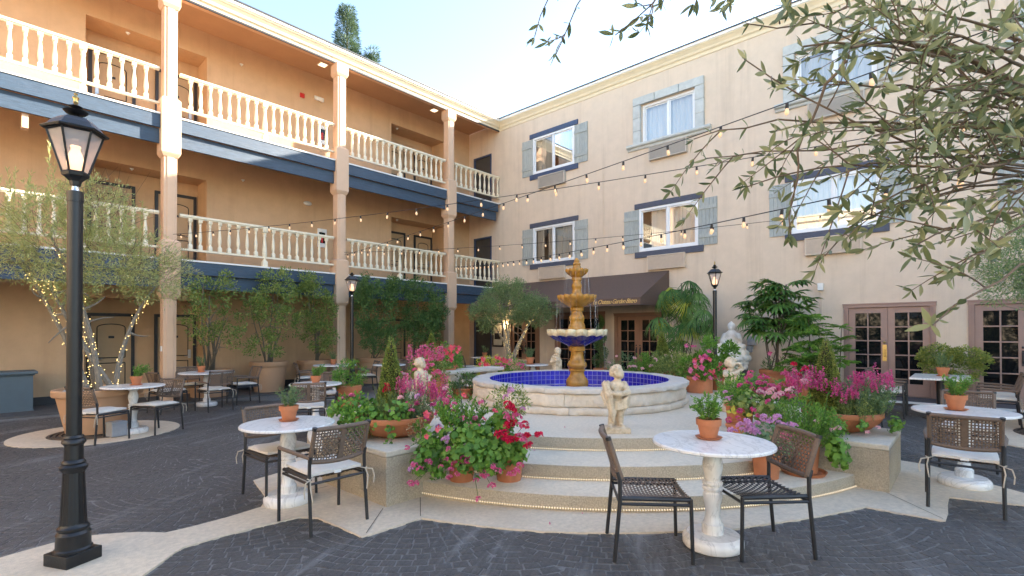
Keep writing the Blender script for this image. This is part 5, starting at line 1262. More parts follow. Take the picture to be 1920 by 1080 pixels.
# row of shrub trees in tan pots along the left wing
for i, (x, y, R, H, ells, ncl, lab, lm) in enumerate((
    (4.45, 14.75, .55, .72, [((4.4, 14.6, 2.55), (.55, .5, .45)), ((4.75, 14.7, 1.7), (.42, .4, .5)), ((4.15, 14.7, 1.9), (.3, .3, .55))], 60, 'thin open shrub in a wide tan pot beside the nearest column', L_SHRUB),
    (5.95, 14.72, .50, .86, [((6.0, 14.6, 2.3), (.75, .6, .6)), ((6.15, 14.6, 1.75), (.6, .5, .4)), ((5.7, 14.5, 1.2), (.5, .45, .22)), ((6.2, 14.6, 2.85), (.6, .5, .3)), ((5.5, 14.6, 2.2), (.3, .3, .3))], 100, 'leafy shrub in the tall tan pot standing clear of the tables', L_SHRUB),
    (7.35, 14.85, .50, .84, [((7.35, 14.7, 2.3), (.55, .5, .65)), ((7.45, 14.7, 1.45), (.45, .45, .4)), ((7.1, 14.7, 2.9), (.3, .3, .3))], 95, 'leafy shrub in a tan pot hidden behind two woven chairs', L_SHRUB),
    (9.2, 14.6, .52, .84, [((9.2, 14.3, 2.2), (.75, .6, .85)), ((9.3, 14.3, 1.4), (.65, .55, .45)), ((8.75, 14.3, 2.6), (.4, .4, .5)), ((9.7, 14.3, 2.75), (.35, .4, .4))], 210, 'dense dark shrub in a tan pot behind the black lamp post', L_DARK),
    (10.9, 14.5, .52, .80, [((10.9, 14.2, 2.3), (.85, .6, .75)), ((10.9, 14.2, 1.6), (.8, .55, .45)), ((10.5, 14.2, 2.9), (.45, .4, .3)), ((11.5, 14.2, 2.2), (.4, .4, .6))], 230, 'dense dark shrub in a tan pot beside the farthest column', L_DARK))):
    ells = [((c[0]*.925, c[1]*.925, 1.6+(c[2]-1.6)*.925*1.12+.05), (q[0], q[1], q[2]*1.12)) for c, q in ells]
    potted_tree(lab, x, y, R, H, ells, lm, ncl, 55, .14, .062, .5, 200+i*7, 7 if i < 3 else 5, .022 if i else .03, BARKG, shell=.3, spread=.12, group='potted shrubs along the left wing')
# tree at the right edge
t, paths = potted_tree('small leaved olive tree at the right edge before the last mauve door', 11.3, -1.25, .6, .7,
    [((10.9, -.75, 2.75), (1.0, .75, .55)), ((10.4, -.45, 2.35), (.5, .45, .35)), ((11.6, -1.3, 3.0), (.9, .8, .6)), ((11.2, -.9, 2.2), (.5, .4, .3))],
    L_OLIVEB, 330, 70, .15, .05, .28, 171, 5, .045, BARKG, PLANT, .9, .3)
fairy('fairy lights on the tree at the right edge', [p[3:9] for p in paths], 160, 9, .06)

# topiaries
def cone_topiary(t, c, R, H, seed, L=.024, nm='topiary'):
    r = np.random.default_rng(seed); n = int(5200*R*H/.07); s = 1-np.sqrt(r.random(n)); a = r.uniform(0, 2*pi, n)
    rr = R*(1-s)**.8*(1+.10*np.sin(a*3+s*9)+.06*np.sin(a*7+s*23))*r.uniform(.82, 1.06, n)
    P = np.stack([c[0]+rr*np.cos(a), c[1]+rr*np.sin(a), c[2]+s*H*(1+.02*r.normal(size=n))], 1)
    D = np.stack([np.cos(a), np.sin(a), .5+0*a], 1)+r.normal(size=(n, 3))*.6
    leaves(nm, P, D, L, .6, L_BOX, t, seed=seed)
    m = MB(); m.lathe([(R*.78, .02*H), (R*.5, .45*H), (R*.22, .78*H), (0, .93*H)], c, 12, caps=False); m.build('dark_core', SOIL, t)  # solid dark cone filling the inside of the leaves
def ball_leaves(t, ells, n, L, W, mt, seed, nm='foliage', shell=.7):
    r = np.random.default_rng(seed); P = []; D = []
    vol = np.array([np.prod(e[1]) for e in ells])**.67; vol /= vol.sum()
    for (c, rad), v in zip(ells, vol):
        k = int(n*v); u = sph(k, r); u[:, 2] = np.abs(u[:, 2])*np.sign(u[:, 2]+.6); s = r.uniform(shell, 1.05, k)*(1+.10*np.sin(u[:, 0]*9)*np.sin(u[:, 1]*8+u[:, 2]*7))
        P.append(np.array(c)+u*np.array(rad)*s[:, None]); D.append(u+r.normal(size=(k, 3))*.6)
    return leaves(nm, np.concatenate(P), np.concatenate(D), L, W, mt, t, seed=seed)
# flowers -----------------------------------------------------------
def petals_mesh(name, n, R, L, mt, seed, flat=.8):
    """one flower head: n small florets of several petals over a dome"""
    r = np.random.default_rng(seed); P = []; D = []
    for i in range(n):
        u = sph(1, r)[0]; u[2] = abs(u[2])*flat
        for k in range(5):
            a = 2*pi*k/5+i; tt = nrm(np.cross(u, [.3, .2, .9])); b = np.cross(u, tt)
            P.append(u*R); D.append(tt*cos(a)+b*sin(a)+u*.35)
    r2 = leaves(name, P, D, L, .85, mt, None, seed=seed, kind=None); me = r2.data; bpy.data.objects.remove(r2); return me
HEADS = {k: [petals_mesh('flower_head', 11, .026, .019, m_, s_) for s_ in (1, 2, 3)] for k, m_ in (('pink', P_PINK), ('magenta', P_MAG), ('red', P_RED), ('pale', P_PALE), ('lilac', P_LILAC))}
def trumpet(name, mt):
    P = []; D = []
    for k in range(5): a = 2*pi*k/5; P.append((0, 0, .03)); D.append((cos(a), sin(a), .25))
    o = leaves(name, P, D, .036, .95, mt, None, kind=None); me = o.data; bpy.data.objects.remove(o); return me
TRUMP = trumpet('flower', P_CORAL); TRUMPP = trumpet('flower', P_PINK)
def heads(t, kind, pts, k=1.0, seed=0, stalk=None):
    r = np.random.default_rng(seed); J = MB()
    for p in pts:
        me = {'coral': [TRUMP], 'trumpet': [TRUMPP]}.get(kind) or HEADS[kind]
        o = put('flower', me[r.integers(len(me))], t); o.location = p; s = k*r.uniform(.8, 1.2); o.scale = (s, s, s)
        if kind in ('coral', 'trumpet'):
            d = Vector((p[0]*1.0-.5, p[1]*1.0-.5, .5)); o.rotation_euler = (Vector((-.7, -.6, .45))+Vector(r.normal(size=3))*.45).to_track_quat('Z', 'Y').to_euler()
        else: o.rotation_euler = (r.uniform(-.6, .6), r.uniform(-.6, .6), r.uniform(0, 6))
        if stalk is not None:
            q = np.array(stalk)+r.normal(size=3)*.05; J.tube(bez(q, (q+np.array(p))/2+np.array([0, 0, .08]), p, 7), [.003]*7, 4)
    if stalk is not None: J.build('flower_stalks', STEMG, t)
def spikes(t, c, rad, n, h, mt, seed, nm='flower_spikes', wide=.022, L=.02):
    """snapdragon spikes"""
    r = np.random.default_rng(seed); P = []; D = []
    for i in range(n):
        a = r.uniform(0, 2*pi); d = math.sqrt(r.random()); b = np.array(c)+np.array([rad[0]*d*cos(a), rad[1]*d*sin(a), r.uniform(-.5, 1)*rad[2]]); hh = h*r.uniform(.6, 1.3); lean = r.normal(size=3)*.15
        for s in np.linspace(0, 1, 16):
            for q in range(3): an = r.uniform(0, 2*pi); P.append(b+lean*hh*s+np.array([cos(an)*wide*(1-.7*s), sin(an)*wide*(1-.7*s), hh*s])); D.append([cos(an), sin(an), .3])
    return leaves(nm, P, D, L, .9, mt, t, seed=seed)
def grass_stems(t, c, rad, n, h, mt, seed, L=.035, W=.24, nm='foliage', lean=.35, per=22):
    """upright leafy stems"""
    r = np.random.default_rng(seed); P = []; D = []; J = MB()
    for i in range(n):
        a = r.uniform(0, 2*pi); d = math.sqrt(r.random()); o = np.array([cos(a), sin(a), 0])
        b = np.array(c)+o*d*np.array([rad[0], rad[1], 0]); hh = h*r.uniform(.55, 1.15)*(1-.35*d*d); e = b+o*lean*hh*d+np.array([0, 0, hh])+r.normal(size=3)*.03
        J.tube([b, (b+e)/2+r.normal(size=3)*.01, e], .0022, 3)
        for s in np.linspace(.12, 1, per):
            an = r.uniform(0, 2*pi); P.append(b+(e-b)*s); D.append([cos(an), sin(an), .55+.6*s])
    J.build('stems', STEMG, t); return leaves(nm, P, D, L, W, mt, t, seed=seed)

# ------------------------------------------------------------------ planted pots, bowls, flowers
C0 = np.array([0, 0, CAMH])
def at(px, py, d): return C0+((px-960)/FPX*rt-(py-CY)/FPX*up+fw)*d
RV, TV = np.array([.674, -.739, 0]), np.array([-.739, -.674, 0])
def rel(a, b, z): return RV*a+TV*b+np.array([0, 0, z])
def loc_heads(t, kind, px, k=1.0, seed=0, stalk=None):
    o = np.array(t.location); heads(t, kind, [at(*p)-o for p in px], k, seed, None if stalk is None else stalk)
def round_leaves(t, pts, nrml, R, mt, seed, nm='leaves', lobes=True):
    r = np.random.default_rng(seed); P = np.asarray(pts); N = len(P); Nn = nrm(np.asarray(nrml)); A = nrm(np.cross(Nn, r.normal(size=(N, 3)))); B = np.cross(Nn, A)
    k = 10; R_ = R*r.uniform(.6, 1.25, N); V = np.empty((N, k+1, 3)); V[:, 0] = P-Nn*(R_*.12)[:, None]
    for i in range(k):
        a = 2*pi*i/k; rr = R_*(1.0 if i % 2 else .80)*(1 if i else .45)
        V[:, 1+i] = P+A*(rr*cos(a))[:, None]+B*(rr*sin(a))[:, None]+Nn*(R_*.12*((i % 2)-.3))[:, None]
    Tt = np.array([(0, 1+i, 1+(i+1) % k) for i in range(k)])
    F = (np.arange(N)[:, None, None]*(k+1)+Tt[None]).reshape(-1, 3)
    return rawmesh(nm, V.reshape(-1, 3), F, np.repeat(r.random(N), k), mt, t)
def shell_pts(ells, n, seed, lo=.55):
    r = np.random.default_rng(seed); P = []; D = []
    vol = np.array([np.prod(e[1]) for e in ells])**.67; vol /= vol.sum()
    for (c, rad), v in zip(ells, vol):
        k = int(n*v); u = sph(k, r); s = r.uniform(lo, 1.05, k); P.append(np.array(c)+u*np.array(rad)*s[:, None]); D.append(u+r.normal(size=(k, 3))*.35+np.array([0, 0, .35])+TV*.25)
    return np.concatenate(P), np.concatenate(D)
def bowl_pot(t, R, H): 
    m = MB(); m.lathe([(0, 0), (R*.45, 0), (R*.70, H*.18), (R*.9, H*.5), (R*.97, H*.72), (R*.985, H*.74), (R, H*.78), (R, H-.006), (R-.012, H), (R-.03, H), (R-.05, H-.05), (0, H-.05)], n=56); m.build('bowl', TERRA, t, True)
    m = MB(); m.lathe([(0, H-.04), (R-.045, H-.045)], n=30); m.build('soil', SOIL, t)

# left bowl
t = thing('flower_bowl', 'terracotta bowl on the left block with cone topiary, pink snapdragons and trailing ivy', 'flower bowl', (3.17, 4.60, .501), 0, 'flower bowls round the fountain'); bowl_pot(t, .42, .22)
cone_topiary(t, rel(-.06, -.10, .2), .17, .86, 11)
ball_leaves(t, [(rel(-.42, .05, .24), (.22, .22, .20)), (rel(-.28, .22, .20), (.2, .2, .16))], 950, .042, .75, L_GREEN, 12, 'foliage')
P, D = shell_pts([(rel(-.45, .1, .28), (.22, .2, .18)), (rel(-.15, .28, .2), (.2, .15, .14)), (rel(.1, .3, .3), (.2, .15, .12))], 240, 14); round_leaves(t, P, D, .030, L_GREEN, 14)
grass_stems(t, rel(.05, .16, .18), (.18, .18), 60, .34, L_SHRUB, 15, L=.03, W=.16)
grass_stems(t, rel(.28, .0, .18), (.24, .22), 70, .36, L_GREY, 16, L=.035, W=.3)
spikes(t, rel(.18, -.12, .42), (.24, .2, .06), 24, .16, P_PINK, 17); spikes(t, rel(.42, .02, .36), (.2, .18, .08), 22, .16, P_MAG, 18); spikes(t, rel(-.05, .1, .47), (.02, .02, .02), 2, .10, P_RED, 19)
heads(t, 'pink', [rel(-.40, .2, .44), rel(.20, .30, .36), rel(.24, .3, .30), rel(-.5, .12, .4), rel(.48, .2, .24), rel(.55, .15, .2)], 1.0, 2); heads(t, 'lilac', [rel(.05, .36, .30), rel(.5, .2, .12), rel(.56, .12, .08), rel(.3, .3, .44)], 1.0, 3); heads(t, 'magenta', [rel(.3, .3, .37), rel(-.55, .1, .36), rel(.45, .2, .34), rel(.38, .26, .2), rel(.52, .2, .42)], .9, 4)
heads(t, 'pale', [rel(.12, .25, .42), rel(.5, .1, .4), rel(.56, .1, .5)], .9, 5)
m = MB(); r = np.random.default_rng(2); P = []; D = []
for x0 in (.02, .05, .30, .34, .38, -.34):
    L_ = r.uniform(.18, .34); Q = [rel(x0, .38, .2), rel(x0+.01, .45, .14), rel(x0+.03, .46, .05), rel(x0+.02+r.normal()*.03, .47, .2-L_)]
    m.tube(Q, .0025, 4)
    for q in np.linspace(0, 1, 9): k = int(q*2.99); p = Q[k]+(Q[k+1]-Q[k])*(q*3-k); P.append(p+r.normal(size=3)*.02); D.append(TV+r.normal(size=3)*.4)
m.build('trailing_stems', STEMG, t); round_leaves(t, P, D, .026, L_GREEN, 3, 'trailing_leaves')
P, D = shell_pts([(rel(.32, .40, .13), (.15, .06, .12))], 420, 5, .2); leaves('dry_flowers', P, D, .016, .7, leafmat('dry_leaf', [(.22, .15, .09), (.33, .25, .17), (.16, .10, .06)], .7, .2), t, seed=6)
# two geranium pots on the lowest step
t = thing('potted_geranium', 'terracotta geranium pot on the lowest step beside the left block, trailing pink blooms', 'potted geranium', (3.36, 3.74, .143)); pot_parts(t, .150, .30, TERRA)
o = np.array(t.location)
P, D = shell_pts([(at(870, 812, 4.85)-o, (.24, .22, .20)), (at(815, 838, 4.9)-o, (.17, .15, .22)), (at(905, 830, 4.75)-o, (.17, .15, .2)), (at(838, 862, 4.78)-o, (.07, .08, .08)), (at(880, 845, 4.66)-o, (.20, .14, .13)), (at(800, 850, 4.75)-o, (.13, .12, .16))], 900, 21, .35); round_leaves(t, P, D, .033, L_GREEN, 21)
P, D = shell_pts([(at(785, 872, 4.7)-o, (.09, .09, .12)), (at(905, 868, 4.6)-o, (.15, .1, .12)), (at(820, 885, 4.65)-o, (.08, .08, .08)), (at(872, 872, 4.62)-o, (.13, .06, .09)), (at(845, 850, 4.62)-o, (.10, .06, .08))], 360, 22, .2); round_leaves(t, P, D, .027, L_GREEN, 22)
grass_stems(t, at(862, 800, 4.9)-o, (.16, .16), 40, .30, L_GREEN, 24, L=.05, W=.4, lean=.6)
loc_heads(t, 'pink', [(803, 867, 4.6), (776, 872, 4.62), (770, 908, 4.6), (781, 906, 4.6), (845, 880, 4.55), (843, 897, 4.55), (893, 901, 4.5), (912, 893, 4.5), (904, 895, 4.5), (926, 876, 4.55), (934, 884, 4.55), (897, 936, 4.45), (922, 912, 4.45), (763, 840, 4.65), (787, 880, 4.6), (866, 872, 4.6)], .95, 7, stalk=(0, -.05, .36))
r = np.random.default_rng(61); loc_heads(t, 'pink', [(r.uniform(820, 905), r.uniform(800, 890), 4.56) for _ in range(9)]+[(r.uniform(835, 900), r.uniform(750, 800), 4.75) for _ in range(8)], .9, 65)
loc_heads(t, 'lilac', [(833, 827, 4.65), (838, 822, 4.65), (770, 880, 4.6)], .9, 8)
loc_heads(t, 'coral', [(797, 779, 4.6), (824, 806, 4.6), (799, 820, 4.55), (904, 790, 4.55), (925, 775, 4.65), (868, 745, 4.8)], 1.1, 9)
loc_heads(t, 'pink', [(842, 745, 4.9), (835, 760, 4.95), (850, 772, 4.9), (822, 770, 4.95), (902, 755, 4.85)], .8, 10)
m = MB()
for a, b in (((860, 722), (870, 775)), ((863, 722), (866, 775))): m.tube([at(a[0], a[1], 4.9)-o, at(b[0], b[1], 4.85)-o], .003, 4)
m.build('stake', BLACK, t)
t = thing('potted_geranium', 'terracotta geranium pot on the lowest step with red blooms leaning right', 'potted geranium', (3.68, 3.40, .143)); pot_parts(t, .155, .29, TERRA)
o = np.array(t.location)
P, D = shell_pts([(at(935, 838, 4.85)-o, (.22, .2, .19)), (at(965, 845, 4.85)-o, (.14, .15, .14)), (at(940, 790, 4.95)-o, (.18, .16, .16)), (at(930, 855, 4.66)-o, (.17, .12, .11)), (at(930, 880, 4.6)-o, (.12, .06, .07))], 760, 31, .35); round_leaves(t, P, D, .032, L_GREEN, 31)
P, D = clump([(at(955, 755, 4.95)-o, (.20, .16, .16))], 26, 36, .06, 33); leaves('foliage', P, D, .032, .4, L_SHRUB, t, seed=33)
loc_heads(t, 'red', [(957, 764, 4.7), (952, 760, 4.7), (962, 768, 4.7), (957, 796, 4.65), (950, 798, 4.65), (963, 791, 4.65), (934, 813, 4.6), (941, 818, 4.6), (947, 812, 4.6), (952, 827, 4.55), (955, 824, 4.55), (985, 797, 4.6), (988, 819, 4.6), (992, 835, 4.55), (987, 838, 4.55), (1010, 816, 4.6), (969, 822, 4.6)], 1.15, 12, stalk=(0, 0, .34))
loc_heads(t, 'pink', [(951, 783, 4.65), (958, 786, 4.65), (948, 777, 4.65), (966, 779, 4.7), (973, 782, 4.7), (974, 798, 4.6), (981, 826, 4.55), (976, 818, 4.6), (962, 888, 4.55), (955, 890, 4.55), (975, 873, 4.6), (968, 884, 4.55)], .95, 13)
loc_heads(t, 'lilac', [(955, 735, 4.8), (948, 745, 4.8), (958, 731, 4.8), (980, 768, 4.75)], .9, 14)
# right hand pots and bowl
t = thing('flower_bowl', 'terracotta bowl on the right block with cone topiary and magenta snapdragons', 'flower bowl', (6.80, 1.12, .481), 0, 'flower bowls round the fountain'); bowl_pot(t, .40, .22)
cone_topiary(t, rel(-.12, -.08, .18), .19, .88, 41)
grass_stems(t, rel(.22, .0, .18), (.30, .26), 150, .40, L_GREY, 42, L=.042, W=.3); grass_stems(t, rel(.05, .2, .16), (.26, .2), 70, .28, L_SHRUB, 43, L=.03, W=.25)
spikes(t, rel(.28, .05, .48), (.34, .22, .07), 34, .12, P_MAG, 44); spikes(t, rel(-.42, .08, .46), (.22, .2, .08), 26, .18, P_MAG, 45); spikes(t, rel(-.1, .25, .38), (.25, .12, .07), 14, .13, P_MAG, 46)
P, D = shell_pts([(rel(.36, .34, .12), (.13, .08, .13)), (rel(-.05, .42, .12), (.12, .05, .08)), (rel(-.3, .4, .12), (.14, .08, .12))], 190, 47, .3); round_leaves(t, P, D, .024, L_GREEN, 47, 'trailing_leaves')
heads(t, 'pale', [rel(.1, .44, .1), rel(-.02, .45, .05), rel(.45, .1, .5)], .7, 48)
t = thing('potted_plant', 'terracotta pot on the upper step with magenta blooms and a yellow leaf', 'potted plant', (5.98, 1.97, .286)); pot_parts(t, .145, .27, TERRA); o = np.array(t.location)
P, D = shell_pts([(at(1400, 752, 5.7)-o, (.24, .2, .18)), (at(1440, 770, 5.5)-o, (.18, .15, .16))], 420, 51, .3); round_leaves(t, P, D, .028, L_SHRUB, 51)
P, D = clump([(at(1385, 740, 5.8)-o, (.22, .2, .14))], 30, 36, .06, 52); leaves('foliage', P, D, .035, .4, L_GREEN, t, seed=52)
loc_heads(t, 'magenta', [(1387, 771, 5.35), (1412, 769, 5.35), (1421, 780, 5.3), (1384, 784, 5.35), (1367, 788, 5.4), (1440, 753, 5.4), (1388, 724, 5.7)], .95, 53); loc_heads(t, 'lilac', [(1360, 735, 5.7), (1372, 745, 5.7), (1405, 745, 5.6), (1364, 748, 5.6)], .8, 54)
P = [at(1372, 774, 5.38)-o]*3+[at(1398, 778, 5.35)-o]*2; leaves('yellowed_leaf', P, [RV, -RV+[0, 0, .3], RV*.3+[0, 0, 1], RV, RV+[0, 0, -.3]], .075, .6, leafmat('yellowed_leaf', [(.62, .30, .04), (.55, .33, .06)], .5, .4), t, seed=3)
t = thing('potted_plant', 'terracotta pot on the lowest step behind the nearest table with lilac blooms', 'potted plant', (5.46, 1.54, .143)); pot_parts(t, .145, .26, TERRA); o = np.array(t.location)
P, D = shell_pts([(at(1425, 822, 5.0)-o, (.20, .2, .16)), (at(1470, 835, 4.95)-o, (.14, .14, .14))], 330, 61, .3); round_leaves(t, P, D, .026, L_GREY, 61)
loc_heads(t, 'lilac', [(x, y, 4.8) for x, y in ((1388, 798), (1400, 792), (1408, 802), (1416, 806), (1420, 796), (1429, 787), (1441, 791), (1403, 808), (1376, 810), (1392, 806), (1432, 782), (1457, 782), (1449, 786), (1470, 797), (1482, 797), (1488, 800), (1370, 806), (1412, 812), (1420, 810), (1462, 795), (1398, 799))], 1.05, 62)
loc_heads(t, 'pink', [(1470, 815, 4.62), (1475, 826, 4.62), (1466, 822, 4.62), (1480, 818, 4.62), (1462, 842, 4.62)], .8, 63)
t = thing('potted_plant', 'large terracotta pot with saucer at the right end of the lowest step, bushy green mint', 'potted plant', (5.86, 1.30, .143)); pot_parts(t, .165, .34, TERRA, saucer=True); o = np.array(t.location)
grass_stems(t, (0, 0, .3), (.2, .2), 150, .42, L_GREEN, 71, L=.03, W=.45, per=26, lean=.55)
P, D = clump([(at(1500, 785, 5.3)-o, (.26, .22, .24)), (at(1545, 800, 5.3)-o, (.18, .18, .16))], 60, 50, .07, 72); leaves('foliage', P, D, .028, .5, L_GREEN, t, seed=72)
P, D = shell_pts([(at(1568, 842, 5.0)-o, (.13, .1, .16)), (at(1578, 858, 5.0)-o, (.08, .08, .12))], 170, 73, .2); round_leaves(t, P, D, .036, L_GREEN, 73, 'trailing_leaves')
loc_heads(t, 'pale', [(1560, 806, 4.95), (1572, 803, 4.95), (1531, 791, 5.0)], .8, 74)
t = thing('potted_geranium', 'bushy pink and pale geranium behind the green mint on the platform', 'potted geranium', (6.55, 2.15, .431)); pot_parts(t, .18, .28, TERRA); o = np.array(t.location)
P, D = shell_pts([(at(1445, 735, 6.2)-o, (.42, .28, .20)), (at(1410, 722, 6.4)-o, (.25, .2, .15))], 460, 81, .3); round_leaves(t, P, D, .03, L_GREEN, 81)
grass_stems(t, (0, 0, .3), (.26, .26), 70, .34, L_GREEN, 82, L=.04, W=.4)
r = np.random.default_rng(9)
loc_heads(t, 'pink', [(r.uniform(1400, 1500), r.uniform(700, 748), r.uniform(5.7, 6.1)) for _ in range(44)], 1.0, 83); loc_heads(t, 'magenta', [(r.uniform(1395, 1470), r.uniform(705, 745), 5.75) for _ in range(16)], .95, 84)
loc_heads(t, 'pale', [(1445, 733, 5.6), (1440, 738, 5.6), (1450, 730, 5.6), (1458, 742, 5.55), (1464, 738, 5.55), (1454, 746, 5.55), (1485, 729, 5.6), (1479, 733, 5.6), (1503, 718, 5.7), (1508, 716, 5.7), (1425, 735, 5.6)], 1.1, 85); loc_heads(t, 'red', [(1505, 696, 5.9), (1510, 692, 5.9), (1498, 703, 5.9), (1488, 684, 6.0), (1495, 705, 5.9)], 1.0, 86)
# pink mandevilla by the right back edge of the platform
for i, (px, py, d, n, lab) in enumerate(((1312, 700, 9.75, 16, 'terracotta pot of bright pink trumpet flowers right of the basin'), (1352, 705, 10.2, 8, 'terracotta pot of pink trumpet flowers in front of the palms'))):
    b = at(px, py, d); t = thing('potted_plant', lab, 'potted plant', (b[0], b[1], .431)); pot_parts(t, .26, .30, TERRA, .9); o = np.array(t.location)
    P, D = clump([(at(px, py-8, d)-o, (.42, .35, .25)), (at(px+12, py-38, d)-o, (.22, .2, .28))], 50, 40, .09, 90+i); leaves('foliage', P, D, .065, .5, L_GREEN, t, seed=90)
    r = np.random.default_rng(20+i); loc_heads(t, 'trumpet', [(px+r.uniform(-30, 28), py-r.uniform(-18, 50), d-.4-r.random()*.2) for _ in range(n)], 1.8, 91+i)
    loc_heads(t, 'coral', [(px+r.uniform(-22, 20), py-r.uniform(-10, 45), d-.4-r.random()*.2) for _ in range(6)], 1.7, 96+i)
# bowls on the two far blocks
for i, (x, y, mt, lab) in enumerate(((7.62, 9.32, L_GREEN, 'terracotta bowl with cone topiary and coral flowers behind the bench'), (11.45, 5.4, L_SHRUB, 'terracotta bowl with cone topiary in front of the fan palms'))):
    t = thing('flower_bowl', lab, 'flower bowl', (x, y, .451), 0, 'flower bowls round the fountain'); bowl_pot(t, .45, .24); cone_topiary(t, (-.1, .1, .2), .22, .95, 101+i, L=.035)
    P, D = clump([(rel(.25, .1, .35), (.4, .35, .22)), (rel(-.3, .2, .3), (.35, .3, .2))], 40, 40, .10, 103+i); leaves('foliage', P, D, .05, .45, mt, t, seed=104)
    r = np.random.default_rng(30+i); heads(t, 'coral' if i == 0 else 'pale', [rel(r.uniform(-.5, .55), .35+r.uniform(0, .1), r.uniform(.2, .6)) for _ in range(18 if i == 0 else 4)], 1.9 if i == 0 else 1.2, 105+i)
# low planting round the back of the platform
for i, (px, py, d, mt, fl, lab) in enumerate(((1165, 683, 10.9, L_GREY, 'pale', 'soft grey green plant behind the basin under the spiral topiary'), (1205, 684, 10.9, L_GREEN, 'pale', 'bright green plant with white flowers behind the basin'), (1248, 682, 10.7, L_SHRUB, None, 'bushy green plant behind the right rim of the basin'), (1282, 684, 10.3, L_SHRUB, None, 'yellow green plant at the right rim of the basin'),
      (925, 688, 10.9, L_YEL, 'coral', 'yellow variegated plant behind the bench end'), (955, 692, 10.7, L_GREEN, 'pink', 'low pink flowering plant left of the basin rim'), (833, 668, 9.4, L_GREEN, 'coral', 'coral trumpet flowers behind the curly headed cherub'), (800, 690, 8.6, L_SHRUB, 'pink', 'pink snapdragons beside the curly headed cherub'), (870, 722, 9.0, L_DARK, None, 'dark leafy plant under the stone bench'), (655, 700, 9.5, L_GREEN, None, 'small green plant at the foot of the black post behind'))):
    b = at(px, py, d); t = thing('potted_plant', lab, 'potted plant', (b[0], b[1], .431 if math.hypot(b[0]-FX, b[1]-FY) < 3.25 else gz(b[0], b[1])+.01)); H = max(.18, b[2]-t.location.z-.22); pot_parts(t, .22, H, TERRA, .85); o = np.array(t.location)
    wd = .34 if i not in (2,) else .45
    P, D = clump([(b-o, (wd, wd*.8, .22)), (b-o+np.array([0, 0, -.12]), (wd*.9, wd*.8, .15))], 34, 42, .09, 120+i); leaves('foliage', P, D, .05, .4 if i else .2, mt, t, seed=130+i)
    r = np.random.default_rng(50+i)
    if fl: loc_heads(t, fl, [(px+r.uniform(-26, 26), py+r.uniform(-18, 10), d-.35-.1*r.random()) for _ in range(5 if fl == 'pale' else 12)], 1.7 if fl == 'coral' else 1.2, 140+i)
    if i == 7: spikes(t, (b-o)+np.array([0, 0, .1]), (.32, .3, .1), 24, .2, P_PINK, 150, wide=.03, L=.03)

# ------------------------------------------------------------------ palms, bushes by the right wing
def fan_mesh(seed, n=9, R=.34, w=.045, mt=L_PALM, droop=.35):
    r = np.random.default_rng(seed); V = []; F = []; rnd = []
    for i in range(n):
        a = radians(-105+210*i/(n-1))+r.normal()*.05; L = R*(1-.18*abs(i-(n-1)/2)/(n/2))*r.uniform(.9, 1.1); d = np.array([cos(a), sin(a), 0]); s = np.array([-sin(a), cos(a), 0])
        o = len(V)
        for q, ww in ((.06, .25), (.4, 1), (.75, .8)):
            z = -droop*R*q**2; V += [d*L*q+s*w*ww*.5+[0, 0, z+.01], d*L*q+[0, 0, z-.006], d*L*q-s*w*ww*.5+[0, 0, z+.01]]
        V.append(d*L+[0, 0, -droop*R*1.15])
        for k in (0, 3): F += [(o+k, o+k+1, o+k+4), (o+k, o+k+4, o+k+3), (o+k+1, o+k+2, o+k+5), (o+k+1, o+k+5, o+k+4)]
        F += [(o+6, o+7, o+9), (o+7, o+8, o+9)]; rnd += [r.random()*.3]*10
    ob = rawmesh('frond', np.array(V), np.array(F), rnd, mt, None, None); me = ob.data; bpy.data.objects.remove(ob); return me
FAN = [fan_mesh(s_, 9, .33, .062) for s_ in (1, 2, 3)]; FANB = [fan_mesh(s_, 22, .46, .03, L_PALM, .8) for s_ in (4, 5)]; FANY = fan_mesh(9, 22, .44, .03, L_YEL, .9)
def palm(t, canes, fans, seed, base, k=1.0, ylw=None, down=.0):
    r = np.random.default_rng(seed)
    for i, (e, nf) in enumerate(canes):
        e = np.array(e); b = np.array(base)+np.array([r.normal()*.07, r.normal()*.07, 0]); P = bez(b, (b+e)/2+r.normal(size=3)*np.array([.08, .08, 0]), e, 8); m = MB(); m.tube(P, [.015]*8, 6); m.build('cane', BARK, t, True)
        for j in range(nf):
            a = r.uniform(0, 2*pi); el = r.uniform(-.3-down, .9); L = r.uniform(.2, .38)*k; d = np.array([cos(a)*cos(el), sin(a)*cos(el), sin(el)]); c = P[-1]-(np.array([0, 0, r.uniform(0, .45)*k])); tip = c+d*L
            me = fans[r.integers(len(fans))] if not (ylw and (i, j) in ylw) else FANY
            o = put('frond', me, t); o.location = tip; dd = Vector(d+np.array([0, 0, -.35-down])); X = dd.normalized(); Z = (Vector((0, 0, 1))-X*X.z).normalized(); Y = Z.cross(X)
            o.rotation_euler = Matrix((X, Y, Z)).transposed().to_euler(); s = k*r.uniform(.8, 1.15); o.scale = (s, s, s)
            m = MB(); m.tube([c, (c+tip)/2+np.array([0, 0, .03]), tip], .005, 4); m.build('petiole', STEMG, t)
t = thing('lady_palm', 'dark green lady palm in a terracotta pot left of the mauve doors', 'palm', (13.35, 3.55, .02)); pot_parts(t, .36, .66, TERRA, .8)
palm(t, [((.1*cos(a)*k_, .36*sin(a)*k_, z), 13) for a, k_, z in ((0, 1, 2.5), (1.2, 1.2, 2.3), (2.2, 1, 2.0), (3.4, 1.3, 2.55), (4.4, 1.3, 2.2), (5.3, 1.4, 1.9), (.6, .6, 2.65), (2.8, 1.5, 1.8), (4.9, .7, 2.7))], FAN, 5, (0, 0, .6))
